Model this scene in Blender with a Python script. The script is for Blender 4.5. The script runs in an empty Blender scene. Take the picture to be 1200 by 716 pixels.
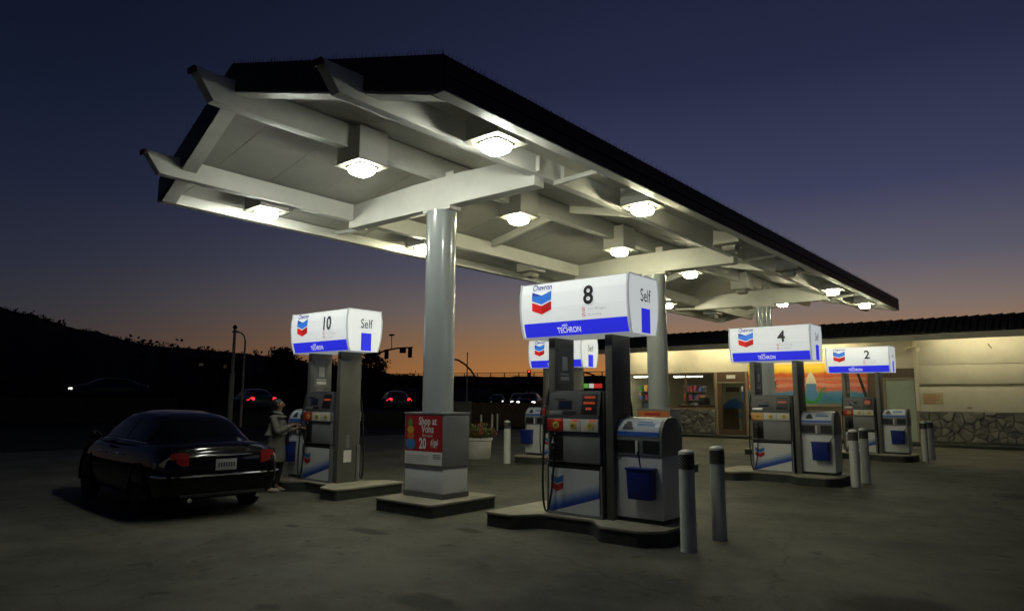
import bpy, bmesh, math, random
from mathutils import Vector, Matrix
R = math.radians
scene = bpy.context.scene
COL = scene.collection

# ------------------------------------------------------------------ camera
F_PX, YAW, PITCH, ROLL, CAM_H = 810.17, 0.6918, 0.1346, 0.0057, 1.6
fw = Vector((-math.sin(YAW)*math.cos(PITCH), math.cos(YAW)*math.cos(PITCH), math.sin(PITCH)))
rt = Vector((math.cos(YAW), math.sin(YAW), 0)); up = rt.cross(fw)
r2 = math.cos(ROLL)*rt + math.sin(ROLL)*up; u2 = -math.sin(ROLL)*rt + math.cos(ROLL)*up
cd = bpy.data.cameras.new('camera'); cam = bpy.data.objects.new('camera', cd); COL.objects.link(cam)
cam.matrix_world = Matrix(((r2.x, u2.x, -fw.x, 0), (r2.y, u2.y, -fw.y, 0), (r2.z, u2.z, -fw.z, CAM_H), (0, 0, 0, 1)))
cd.sensor_width = 36.0; cd.lens = 36.0*F_PX/1200.0; cd.clip_start = 0.05; cd.clip_end = 3000
scene.camera = cam

# ------------------------------------------------------------------ view / sky
vs = scene.view_settings
scene.display_settings.display_device = 'sRGB'
vs.view_transform = 'Standard'; vs.look = 'None'; vs.exposure = 0.0; vs.gamma = 1.0; vs.use_curve_mapping = False
scene.cycles.use_denoising = True
scene.cycles.max_bounces = 6
scene.cycles.sample_clamp_indirect = 3.0

def s2l(c):
    return tuple((v/255/12.92 if v/255 <= 0.04045 else ((v/255+0.055)/1.055)**2.4) for v in c)
def rgba(c): return (c[0], c[1], c[2], 1.0)

SUN_AZ = -18.0                      # where the sun went down, degrees clockwise from +Y
world = bpy.data.worlds.new('World'); scene.world = world; world.use_nodes = True
wt = world.node_tree; wt.nodes.clear()
def wn(t, **k):
    n = wt.nodes.new(t)
    for a, b in k.items(): setattr(n, a, b)
    return n
tc = wn('ShaderNodeTexCoord'); nrm = wn('ShaderNodeVectorMath', operation='NORMALIZE'); wt.links.new(tc.outputs['Generated'], nrm.inputs[0])
sep = wn('ShaderNodeSeparateXYZ'); wt.links.new(nrm.outputs[0], sep.inputs[0])
asn = wn('ShaderNodeMath', operation='ARCSINE'); wt.links.new(sep.outputs['Z'], asn.inputs[0])
dv = wn('ShaderNodeMath', operation='DIVIDE', use_clamp=True); wt.links.new(asn.outputs[0], dv.inputs[0]); dv.inputs[1].default_value = math.pi/2
def ramp(stops):
    r = wn('ShaderNodeValToRGB'); e = r.color_ramp.elements; r.color_ramp.interpolation = 'EASE'
    r.color_ramp.interpolation = 'LINEAR'
    while len(e) < len(stops): e.new(0.5)
    for k, (el, c) in enumerate(stops):
        e[k].position = el/90.0; e[k].color = rgba(s2l(c))
    wt.links.new(dv.outputs[0], r.inputs[0]); return r
ra = ramp([(0, (192, 122, 56)), (2.5, (176, 118, 64)), (4.5, (154, 115, 80)), (7, (126, 111, 104)), (10.5, (92, 90, 104)), (16, (61, 64, 92)), (25, (39, 42, 68)), (32, (31, 35, 58)), (60, (16, 19, 38)), (90, (14, 16, 32))])
rb = ramp([(0, (66, 53, 48)), (3, (58, 51, 51)), (6, (48, 49, 56)), (9.5, (39, 43, 58)), (15, (29, 34, 54)), (22, (19, 26, 44)), (32, (13, 18, 34)), (60, (14, 17, 32)), (90, (11, 13, 26))])
cmb = wn('ShaderNodeCombineXYZ'); wt.links.new(sep.outputs['X'], cmb.inputs[0]); wt.links.new(sep.outputs['Y'], cmb.inputs[1])
nr2 = wn('ShaderNodeVectorMath', operation='NORMALIZE'); wt.links.new(cmb.outputs[0], nr2.inputs[0])
dot = wn('ShaderNodeVectorMath', operation='DOT_PRODUCT'); wt.links.new(nr2.outputs[0], dot.inputs[0])
dot.inputs[1].default_value = (math.sin(R(SUN_AZ)), math.cos(R(SUN_AZ)), 0)
acs = wn('ShaderNodeMath', operation='ARCCOSINE'); wt.links.new(dot.outputs['Value'], acs.inputs[0])
mr = wn('ShaderNodeMapRange', interpolation_type='SMOOTHSTEP'); wt.links.new(acs.outputs[0], mr.inputs[0])
mr.inputs[1].default_value = R(6); mr.inputs[2].default_value = R(62); mr.inputs[3].default_value = 0; mr.inputs[4].default_value = 1
mx = wn('ShaderNodeMixRGB'); wt.links.new(mr.outputs[0], mx.inputs[0]); wt.links.new(ra.outputs[0], mx.inputs[1]); wt.links.new(rb.outputs[0], mx.inputs[2])
bg = wn('ShaderNodeBackground'); wt.links.new(mx.outputs[0], bg.inputs[0]); bg.inputs[1].default_value = 1.0
wo = wn('ShaderNodeOutputWorld'); wt.links.new(bg.outputs[0], wo.inputs[0])

# ------------------------------------------------------------------ materials
M = {}
def mat(name, col, rough=0.6, metal=0.0, var=0.0, scale=4.0, bump=0.0, bscale=40.0, coat=0.0, spec=0.5, stretch=(1, 1, 1)):
    m = bpy.data.materials.new(name); m.use_nodes = True; nt = m.node_tree
    b = nt.nodes['Principled BSDF']; b.inputs['Roughness'].default_value = rough; b.inputs['Metallic'].default_value = metal
    b.inputs['Coat Weight'].default_value = coat; b.inputs['Specular IOR Level'].default_value = spec
    b.inputs['Base Color'].default_value = rgba(col)
    if var or bump:
        t = nt.nodes.new('ShaderNodeTexCoord'); mp = nt.nodes.new('ShaderNodeMapping'); mp.inputs['Scale'].default_value = stretch
        g = nt.nodes.new('ShaderNodeNewGeometry'); nt.links.new(g.outputs['Position'], mp.inputs[0])
    if var:
        n = nt.nodes.new('ShaderNodeTexNoise'); n.inputs['Scale'].default_value = scale; n.inputs['Detail'].default_value = 7; n.inputs['Roughness'].default_value = 0.65
        nt.links.new(mp.outputs[0], n.inputs['Vector'])
        cr = nt.nodes.new('ShaderNodeValToRGB'); e = cr.color_ramp.elements
        e[0].position = 0.28; e[1].position = 0.72
        e[0].color = rgba([c*(1-var) for c in col]); e[1].color = rgba([min(1, c*(1+var*0.6)) for c in col])
        nt.links.new(n.outputs['Fac'], cr.inputs[0]); nt.links.new(cr.outputs[0], b.inputs['Base Color'])
        rr = nt.nodes.new('ShaderNodeMapRange'); rr.inputs[3].default_value = max(0.03, rough-0.12*min(1, var*3)); rr.inputs[4].default_value = min(1, rough+0.12*min(1, var*3))
        nt.links.new(n.outputs['Fac'], rr.inputs[0]); nt.links.new(rr.outputs[0], b.inputs['Roughness'])
    if bump:
        n2 = nt.nodes.new('ShaderNodeTexNoise'); n2.inputs['Scale'].default_value = bscale; n2.inputs['Detail'].default_value = 4
        nt.links.new(mp.outputs[0], n2.inputs['Vector'])
        bp = nt.nodes.new('ShaderNodeBump'); bp.inputs['Strength'].default_value = bump; bp.inputs['Distance'].default_value = 0.02
        nt.links.new(n2.outputs['Fac'], bp.inputs['Height']); nt.links.new(bp.outputs[0], b.inputs['Normal'])
    M[name] = m; return m
def emi(name, col, strength=1.0, base=None):
    m = bpy.data.materials.new(name); m.use_nodes = True; b = m.node_tree.nodes['Principled BSDF']
    b.inputs['Base Color'].default_value = rgba(base if base else (0.02, 0.02, 0.02)); b.inputs['Roughness'].default_value = 0.35
    b.inputs['Emission Color'].default_value = rgba(col); b.inputs['Emission Strength'].default_value = strength
    M[name] = m; return m
def glass(name, col, alpha=0.35, rough=0.02):
    m = bpy.data.materials.new(name); m.use_nodes = True; nt = m.node_tree; nt.nodes.clear()
    o = nt.nodes.new('ShaderNodeOutputMaterial'); tr = nt.nodes.new('ShaderNodeBsdfTransparent'); gl = nt.nodes.new('ShaderNodeBsdfGlossy')
    tr.inputs[0].default_value = rgba(col); gl.inputs['Roughness'].default_value = rough
    mi = nt.nodes.new('ShaderNodeMixShader'); fr = nt.nodes.new('ShaderNodeFresnel'); fr.inputs[0].default_value = 1.5
    nt.links.new(fr.outputs[0], mi.inputs[0]); nt.links.new(tr.outputs[0], mi.inputs[1]); nt.links.new(gl.outputs[0], mi.inputs[2]); nt.links.new(mi.outputs[0], o.inputs[0])
    M[name] = m; return m

mat('canopy_white', (0.78, 0.78, 0.72), 0.45, var=0.10, scale=1.6, bump=0.04, bscale=12)
mat('deck_paint', (0.47, 0.47, 0.425), 0.55, var=0.20, scale=1.1, bump=0.06, bscale=8)
mat('fascia_dark', (0.022, 0.021, 0.022), 0.6, var=0.35, scale=3, bump=0.1, bscale=25)
mat('roof_felt', (0.02, 0.02, 0.02), 0.9, bump=0.3, bscale=60)
mat('column_paint', (0.36, 0.39, 0.40), 0.26, coat=0.5, var=0.05, scale=2.0)
mat('beam_end', (0.03, 0.025, 0.02), 0.8)
mat('spike_wire', (0.04, 0.04, 0.045), 0.5, metal=0.5)
mat('trim_paint', (0.30, 0.29, 0.24), 0.5, var=0.15, scale=14)
mat('lamp_chrome', (0.55, 0.55, 0.52), 0.25, metal=0.8)
mat('lamp_off', (0.45, 0.45, 0.38), 0.25)
emi('lamp_white', (0.97, 1.0, 0.86), 112.0)
emi('lamp_warm', (1.0, 0.965, 0.64), 112.0)
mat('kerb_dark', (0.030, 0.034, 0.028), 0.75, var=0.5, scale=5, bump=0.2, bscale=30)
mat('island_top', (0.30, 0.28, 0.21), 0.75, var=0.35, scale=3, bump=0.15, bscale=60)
mat('panel_white', (0.62, 0.63, 0.63), 0.38, var=0.10, scale=2.5)
mat('panel_grey', (0.20, 0.205, 0.205), 0.42, var=0.12, scale=4)
mat('body_dark', (0.085, 0.088, 0.092), 0.45, var=0.15, scale=6)
mat('pylon_grey', (0.13, 0.13, 0.115), 0.45, metal=0.2, var=0.15, scale=3)
mat('black_plastic', (0.012, 0.012, 0.013), 0.45)
mat('rubber', (0.010, 0.010, 0.010), 0.6)
mat('steel_brushed', (0.42, 0.42, 0.40), 0.35, metal=0.8, var=0.1, scale=8)
mat('screen_blue', (0.015, 0.02, 0.05), 0.15)
mat('button_red', (0.42, 0.025, 0.02), 0.45)
mat('button_white', (0.62, 0.60, 0.55), 0.45)
mat('button_orange', (0.75, 0.40, 0.14), 0.45)
mat('button_yellow', (0.62, 0.50, 0.07), 0.5)
mat('paint_blue', (0.012, 0.03, 0.24), 0.4)
mat('paint_blue_mid', (0.05, 0.16, 0.42), 0.45)
mat('paint_red', (0.42, 0.02, 0.025), 0.45)
mat('print_dark', (0.02, 0.022, 0.03), 0.5)
mat('print_grey', (0.18, 0.18, 0.18), 0.5)
mat('print_white', (0.72, 0.70, 0.68), 0.5)
mat('bucket_blue', (0.008, 0.022, 0.20), 0.35, var=0.2, scale=9)
mat('placard', (0.52, 0.56, 0.62), 0.35)
mat('stripe_blue', (0.03, 0.11, 0.45), 0.4)
mat('bollard_paint', (0.64, 0.65, 0.60), 0.45, var=0.16, scale=5, bump=0.03, bscale=30)
mat('poster_red', (0.36, 0.018, 0.022), 0.4, var=0.08, scale=3)
mat('poster_orange', (0.55, 0.17, 0.045), 0.4, var=0.3, scale=9)
mat('toy_green', (0.10, 0.25, 0.06), 0.5); mat('toy_yellow', (0.55, 0.34, 0.04), 0.5); mat('toy_orange', (0.55, 0.12, 0.03), 0.5); mat('toy_blue', (0.03, 0.20, 0.42), 0.5)
emi('led_red', (1.0, 0.12, 0.03), 0.32)
# sign faces: back-lit acrylic
emi('sign_white', (0.94, 1.0, 1.0), 0.50, (0.7, 0.7, 0.7))
emi('sign_blue', (0.028, 0.032, 0.80), 0.75, (0.02, 0.03, 0.35))
emi('sign_navy', (0.012, 0.02, 0.30), 0.8)
emi('sign_blue_light', (0.035, 0.22, 0.80), 0.75)
emi('sign_blue_mid', (0.012, 0.06, 0.45), 0.80)
emi('sign_red', (0.80, 0.018, 0.018), 0.75)
emi('sign_red_dark', (0.52, 0.010, 0.012), 0.75)
emi('sign_ink', (0.010, 0.010, 0.012), 1.0)
emi('sign_grey', (0.20, 0.21, 0.22), 1.0)
emi('sign_trim', (0.80, 0.86, 0.86), 0.26, (0.5, 0.51, 0.52)); mat('sign_base', (0.10, 0.10, 0.10), 0.5)  # trim and cabinet glow stands in for light spilling from the lit faces
# car
mat('car_black', (0.002, 0.002, 0.0025), 0.10, spec=0.28)
mat('car_glass', (0.002, 0.002, 0.002), 0.05, spec=0.25)
mat('chrome', (0.75, 0.75, 0.75), 0.12, metal=1.0)
mat('tyre', (0.008, 0.008, 0.008), 0.8)
mat('rim', (0.25, 0.25, 0.26), 0.3, metal=0.9)
mat('lens_red', (0.22, 0.010, 0.008), 0.12, coat=0.6)
mat('lens_clear', (0.55, 0.52, 0.40), 0.12, coat=0.6)
mat('plate_white', (0.30, 0.30, 0.31), 0.4)
# person
mat('skin', (0.27, 0.15, 0.095), 0.55)
mat('coat_cloth', (0.145, 0.142, 0.12), 0.9, var=0.25, scale=14, bump=0.2, bscale=60)
mat('hair_dark', (0.012, 0.010, 0.009), 0.5, bump=0.3, bscale=90)
mat('trouser', (0.012, 0.012, 0.015), 0.85)
mat('shoe_pale', (0.40, 0.35, 0.28), 0.55)
mat('scarf', (0.10, 0.12, 0.09), 0.9)
# store
mat('wall_cream', (0.70, 0.64, 0.49), 0.7, var=0.10, scale=1.5)
mat('siding', (0.68, 0.64, 0.50), 0.65, var=0.12, scale=1.3, bump=0.05, bscale=14)
mat('fascia_tan', (0.46, 0.44, 0.36), 0.65, var=0.15, scale=2)
mat('roof_tile_dark', (0.012, 0.011, 0.011), 0.85, var=0.3, scale=6)
mat('brown_frame', (0.10, 0.062, 0.035), 0.5, var=0.2, scale=6)
mat('tan_frame', (0.26, 0.21, 0.14), 0.5)
mat('door_pale', (0.36, 0.42, 0.33), 0.55, var=0.1, scale=2)
mat('stone_a', (0.175, 0.17, 0.15), 0.85, var=0.45, scale=5, bump=0.6, bscale=18)
mat('stone_b', (0.21, 0.205, 0.18), 0.85, var=0.45, scale=6, bump=0.6, bscale=18)
mat('stone_c', (0.15, 0.148, 0.135), 0.85, var=0.45, scale=5, bump=0.6, bscale=18)
mat('mortar', (0.12, 0.115, 0.10), 0.9, var=0.2, scale=9)
mat('interior', (0.42, 0.39, 0.28), 0.8)
mat('shelf_grey', (0.2, 0.2, 0.19), 0.6)
def refractor(name):
    nt = M[name].node_tree; b = nt.nodes['Principled BSDF']; k = b.inputs['Emission Strength'].default_value
    g = nt.nodes.new('ShaderNodeNewGeometry'); sp = nt.nodes.new('ShaderNodeSeparateXYZ'); nt.links.new(g.outputs['Normal'], sp.inputs[0])
    a = nt.nodes.new('ShaderNodeMath'); a.operation = 'ABSOLUTE'; nt.links.new(sp.outputs['Z'], a.inputs[0])
    m2 = nt.nodes.new('ShaderNodeMapRange'); nt.links.new(a.outputs[0], m2.inputs[0]); m2.inputs[3].default_value = k*1.45; m2.inputs[4].default_value = k*.7
    nt.links.new(m2.outputs[0], b.inputs['Emission Strength'])
refractor('lamp_white'); refractor('lamp_warm')
glass('window_glass', (0.80, 0.83, 0.78))
emi('tube_light', (1.0, 0.97, 0.80), 36.0)
emi('soffit_tube', (1.0, 0.90, 0.58), 58.0); emi('soffit_tube_bright', (1.0, 0.90, 0.56), 92.0)
mat('notice', (0.50, 0.43, 0.25), 0.6)
mat('notice_ink', (0.42, 0.12, 0.05), 0.6)
mat('paper_white', (0.58, 0.55, 0.44), 0.7)
mat('leaf_green', (0.10, 0.15, 0.045), 0.7); mat('leaf_red', (0.30, 0.10, 0.05), 0.7); mat('soil', (0.03, 0.022, 0.015), 0.95)
mat('tub_white', (0.48, 0.47, 0.42), 0.6, var=0.15, scale=5)
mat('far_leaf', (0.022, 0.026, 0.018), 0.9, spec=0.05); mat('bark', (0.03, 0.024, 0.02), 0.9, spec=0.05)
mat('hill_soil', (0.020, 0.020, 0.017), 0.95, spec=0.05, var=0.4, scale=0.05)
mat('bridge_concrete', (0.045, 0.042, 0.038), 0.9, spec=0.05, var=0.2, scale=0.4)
mat('pole_metal', (0.34, 0.32, 0.26), 0.55, metal=0.2)
mat('pole_dark', (0.015, 0.015, 0.015), 0.6, spec=0.05)
mat('wall_block', (0.16, 0.16, 0.15), 0.85, var=0.2, scale=1.5)
mat('fence_brown', (0.085, 0.058, 0.035), 0.85, var=0.3, scale=2)
mat('car_blue', (0.02, 0.03, 0.07), 0.25, spec=0.2); mat('car_dark', (0.012, 0.012, 0.014), 0.25, spec=0.2); mat('car_teal', (0.02, 0.06, 0.08), 0.25, spec=0.2)
emi('headlight', (1.0, 0.93, 0.80), 2.2); emi('tail_lit', (1.0, 0.03, 0.05), 1.6); emi('signal_red', (1.0, 0.06, 0.03), 2.2)
emi('shop_green', (0.20, 0.75, 0.10), 0.4); emi('shop_red', (0.85, 0.04, 0.03), 0.5); emi('shop_white', (0.9, 0.9, 0.85), 0.5)

# concrete apron: stains, tyre wear, fine grain
def concrete():
    m = bpy.data.materials.new('apron_concrete'); m.use_nodes = True; nt = m.node_tree; b = nt.nodes['Principled BSDF']
    g = nt.nodes.new('ShaderNodeNewGeometry')
    def noise(sc, det=6, st=(1, 1, 1), rgh=0.6):
        mp = nt.nodes.new('ShaderNodeMapping'); mp.inputs['Scale'].default_value = st; nt.links.new(g.outputs['Position'], mp.inputs[0])
        n = nt.nodes.new('ShaderNodeTexNoise'); n.inputs['Scale'].default_value = sc; n.inputs['Detail'].default_value = det; n.inputs['Roughness'].default_value = rgh
        nt.links.new(mp.outputs[0], n.inputs['Vector']); return n
    def rmp(n, a, ca, c, cb):
        r = nt.nodes.new('ShaderNodeValToRGB'); r.color_ramp.elements[0].position = a; r.color_ramp.elements[1].position = c
        r.color_ramp.elements[0].color = rgba(ca); r.color_ramp.elements[1].color = rgba(cb); nt.links.new(n.outputs['Fac'], r.inputs[0]); return r
    def mul(a, c, f=1.0):
        x = nt.nodes.new('ShaderNodeMixRGB'); x.blend_type = 'MULTIPLY'; x.inputs[0].default_value = f
        nt.links.new(a.outputs[0], x.inputs[1]); nt.links.new(c.outputs[0], x.inputs[2]); return x
    base = rmp(noise(0.35, 8), 0.3, (0.082, 0.081, 0.064), 0.7, (0.140, 0.138, 0.110))
    blot = rmp(noise(0.8, 9, rgh=0.72), 0.38, (0.60, 0.60, 0.59), 0.56, (1, 1, 1))
    spot = rmp(noise(3.1, 3), 0.30, (0.35, 0.34, 0.33), 0.38, (1, 1, 1))
    fine = rmp(noise(45, 4, rgh=0.7), 0.3, (0.82, 0.82, 0.82), 0.7, (1.1, 1.1, 1.1))
    drip = rmp(noise(9.0, 2), 0.24, (0.30, 0.29, 0.28), 0.31, (1, 1, 1))
    # hairline cracks
    vo = nt.nodes.new('ShaderNodeTexVoronoi'); vo.feature = 'DISTANCE_TO_EDGE'; vo.inputs['Scale'].default_value = 0.27
    wob = nt.nodes.new('ShaderNodeVectorMath'); wob.operation = 'MULTIPLY_ADD'; wob.inputs[1].default_value = (0.5, 0.5, 0); nt.links.new(noise(2.2, 6).outputs['Color'], wob.inputs[0]); nt.links.new(g.outputs['Position'], wob.inputs[2]); nt.links.new(wob.outputs[0], vo.inputs['Vector'])
    crk = nt.nodes.new('ShaderNodeValToRGB'); crk.color_ramp.elements[0].position = 0.0; crk.color_ramp.elements[0].color = (0.5, 0.5, 0.5, 1); crk.color_ramp.elements[1].position = 0.004; crk.color_ramp.elements[1].color = (1, 1, 1, 1); nt.links.new(vo.outputs['Distance'], crk.inputs[0])
    grit = rmp(noise(160, 2), 0.35, (0.78, 0.78, 0.78), 0.65, (1.15, 1.15, 1.15))
    c = mul(mul(mul(mul(mul(mul(base, blot), spot, 0.8), fine), drip, 0.8), crk, 0.8), grit, 0.8)
    # oil stains with a place of their own (world metres: x, y, radius)
    for (sx, sy, sr, el) in ((-4.20, 4.02, 0.26, 1.7), (-4.55, 3.05, 0.20, 1.3), (-6.0, 6.45, 0.14, 2.2), (-6.9, 5.6, 0.17, 2.6), (-7.9, 5.2, 0.10, 1.8), (-1.2, 6.3, 0.5, 1.6), (1.2, 10.5, 0.6, 2.0), (-0.5, 15.0, 0.8, 1.4), (-6.2, 10.8, 0.6, 1.8)):
        mp = nt.nodes.new('ShaderNodeMapping'); mp.vector_type = 'POINT'; mp.inputs['Location'].default_value = (-sx/el/sr, -sy/sr, 0); mp.inputs['Scale'].default_value = (1/el/sr, 1/sr, 0)
        nz = noise(4.5, 7, rgh=0.7); ad = nt.nodes.new('ShaderNodeVectorMath'); ad.operation = 'ADD'
        sc = nt.nodes.new('ShaderNodeVectorMath'); sc.operation = 'SCALE'; sc.inputs['Scale'].default_value = 0.9
        nt.links.new(nz.outputs['Color'], sc.inputs[0]); nt.links.new(g.outputs['Position'], mp.inputs[0]); nt.links.new(mp.outputs[0], ad.inputs[0]); nt.links.new(sc.outputs[0], ad.inputs[1])
        sb = nt.nodes.new('ShaderNodeVectorMath'); sb.operation = 'SUBTRACT'; sb.inputs[1].default_value = (0.45, 0.45, 0.45); nt.links.new(ad.outputs[0], sb.inputs[0])
        ln = nt.nodes.new('ShaderNodeVectorMath'); ln.operation = 'LENGTH'; nt.links.new(sb.outputs[0], ln.inputs[0])
        r = nt.nodes.new('ShaderNodeValToRGB'); r.color_ramp.elements[0].position = 0.50; r.color_ramp.elements[0].color = (0.34, 0.33, 0.31, 1); r.color_ramp.elements[1].position = 0.92; r.color_ramp.elements[1].color = (1, 1, 1, 1)
        nt.links.new(ln.outputs['Value'], r.inputs[0]); c = mul(c, r)
    nt.links.new(c.outputs[0], b.inputs['Base Color'])
    rr = nt.nodes.new('ShaderNodeMapRange'); rr.inputs[3].default_value = 0.55; rr.inputs[4].default_value = 0.85; b.inputs['Specular IOR Level'].default_value = 0.22; nt.links.new(noise(0.9, 5).outputs['Fac'], rr.inputs[0]); nt.links.new(rr.outputs[0], b.inputs['Roughness'])
    bp = nt.nodes.new('ShaderNodeBump'); bp.inputs['Strength'].default_value = 0.25; bp.inputs['Distance'].default_value = 0.01; nt.links.new(noise(60, 5).outputs['Fac'], bp.inputs['Height']); nt.links.new(bp.outputs[0], b.inputs['Normal'])
    M['apron'] = m
concrete()
mat('asphalt', (0.045, 0.045, 0.044), 0.85, spec=0.05, var=0.3, scale=0.6, bump=0.3, bscale=50)
mat('grass', (0.03, 0.045, 0.015), 0.9, var=0.4, scale=4)

# diagonal hazard band
def band():
    m = bpy.data.materials.new('hazard_band'); m.use_nodes = True; nt = m.node_tree; b = nt.nodes['Principled BSDF']
    t = nt.nodes.new('ShaderNodeTexCoord'); w = nt.nodes.new('ShaderNodeTexWave'); w.wave_type = 'BANDS'; w.bands_direction = 'DIAGONAL'
    w.inputs['Scale'].default_value = 15.0; nt.links.new(t.outputs['Object'], w.inputs['Vector'])
    r = nt.nodes.new('ShaderNodeValToRGB'); r.color_ramp.elements[0].position = 0.86; r.color_ramp.elements[1].position = 0.96
    r.color_ramp.elements[0].color = (0.02, 0.021, 0.02, 1); r.color_ramp.elements[1].color = (0.34, 0.34, 0.31, 1)
    nt.links.new(w.outputs['Fac'], r.inputs[0]); nt.links.new(r.outputs[0], b.inputs['Base Color']); b.inputs['Roughness'].default_value = 0.4
    M['hazard'] = m
band()
def swoosh():      # lower pump door: white fading to blue above a diagonal edge (printed sticker), in panel coordinates
    m = bpy.data.materials.new('door_graphic'); m.use_nodes = True; nt = m.node_tree; b = nt.nodes['Principled BSDF']; b.inputs['Roughness'].default_value = 0.38
    t = nt.nodes.new('ShaderNodeTexCoord'); s = nt.nodes.new('ShaderNodeSeparateXYZ'); nt.links.new(t.outputs['Object'], s.inputs[0])
    # d = z - (0.27 + 0.42*(x+0.36))   distance above the diagonal
    m1 = nt.nodes.new('ShaderNodeMath'); m1.operation = 'MULTIPLY_ADD'; m1.inputs[1].default_value = -0.30; m1.inputs[2].default_value = -0.095; nt.links.new(s.outputs['X'], m1.inputs[0])
    m2 = nt.nodes.new('ShaderNodeMath'); m2.operation = 'ADD'; nt.links.new(s.outputs['Z'], m2.inputs[0]); nt.links.new(m1.outputs[0], m2.inputs[1])
    r = nt.nodes.new('ShaderNodeValToRGB'); e = r.color_ramp.elements
    mr_ = nt.nodes.new('ShaderNodeMapRange'); mr_.inputs[1].default_value = -0.30; mr_.inputs[2].default_value = 0.30; nt.links.new(m2.outputs[0], mr_.inputs[0]); nt.links.new(mr_.outputs[0], r.inputs[0])
    e[0].position = 0.0; e[0].color = (0.62, 0.63, 0.63, 1); e[1].position = 1.0; e[1].color = (0.62, 0.63, 0.63, 1)
    for p, c in ((0.488, (0.62, 0.63, 0.63)), (0.50, (0.012, 0.04, 0.30)), (0.58, (0.03, 0.09, 0.38)), (0.70, (0.30, 0.38, 0.55)), (0.80, (0.60, 0.61, 0.62))):
        k = e.new(p); k.color = rgba(c)
    nt.links.new(r.outputs[0], b.inputs['Base Color']); M['door_graphic'] = m
swoosh()
def mural():       # painted sunset over the sea: bands of paint by height, clouds by noise
    m = bpy.data.materials.new('mural_paint'); m.use_nodes = True; nt = m.node_tree; b = nt.nodes['Principled BSDF']; b.inputs['Roughness'].default_value = 0.6
    g = nt.nodes.new('ShaderNodeNewGeometry'); s = nt.nodes.new('ShaderNodeSeparateXYZ'); nt.links.new(g.outputs['Position'], s.inputs[0])
    mp = nt.nodes.new('ShaderNodeMapping'); mp.inputs['Scale'].default_value = (0.8, 1, 3.2); nt.links.new(g.outputs['Position'], mp.inputs[0])
    n = nt.nodes.new('ShaderNodeTexNoise'); n.inputs['Scale'].default_value = 1.8; n.inputs['Detail'].default_value = 6; n.inputs['Distortion'].default_value = 0.6; nt.links.new(mp.outputs[0], n.inputs['Vector'])
    ma = nt.nodes.new('ShaderNodeMath'); ma.operation = 'MULTIPLY_ADD'; ma.inputs[1].default_value = 0.30; nt.links.new(n.outputs['Fac'], ma.inputs[0]); nt.links.new(s.outputs['Z'], ma.inputs[2])
    mr_ = nt.nodes.new('ShaderNodeMapRange'); mr_.inputs[1].default_value = 1.5; mr_.inputs[2].default_value = 3.3; nt.links.new(ma.outputs[0], mr_.inputs[0])
    r = nt.nodes.new('ShaderNodeValToRGB'); e = r.color_ramp.elements; nt.links.new(mr_.outputs[0], r.inputs[0])
    stops = [(0.0, (0.25, 0.26, 0.14)), (0.10, (0.10, 0.30, 0.35)), (0.16, (0.05, 0.25, 0.45)), (0.34, (0.12, 0.30, 0.48)), (0.36, (0.50, 0.22, 0.20)), (0.44, (0.72, 0.14, 0.07)), (0.50, (0.72, 0.36, 0.24)), (0.57, (0.70, 0.10, 0.05)), (0.64, (0.75, 0.32, 0.16)), (0.70, (0.70, 0.10, 0.04)), (0.76, (0.78, 0.22, 0.03)), (0.80, (0.85, 0.52, 0.03)), (0.92, (0.86, 0.60, 0.05)), (1.0, (0.80, 0.36, 0.03))]
    while len(e) < len(stops): e.new(0.5)
    for k, (p, c) in enumerate(stops): e[k].position = p; e[k].color = rgba(c)
    nt.links.new(r.outputs[0], b.inputs['Base Color']); M['mural'] = m
mural()

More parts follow.
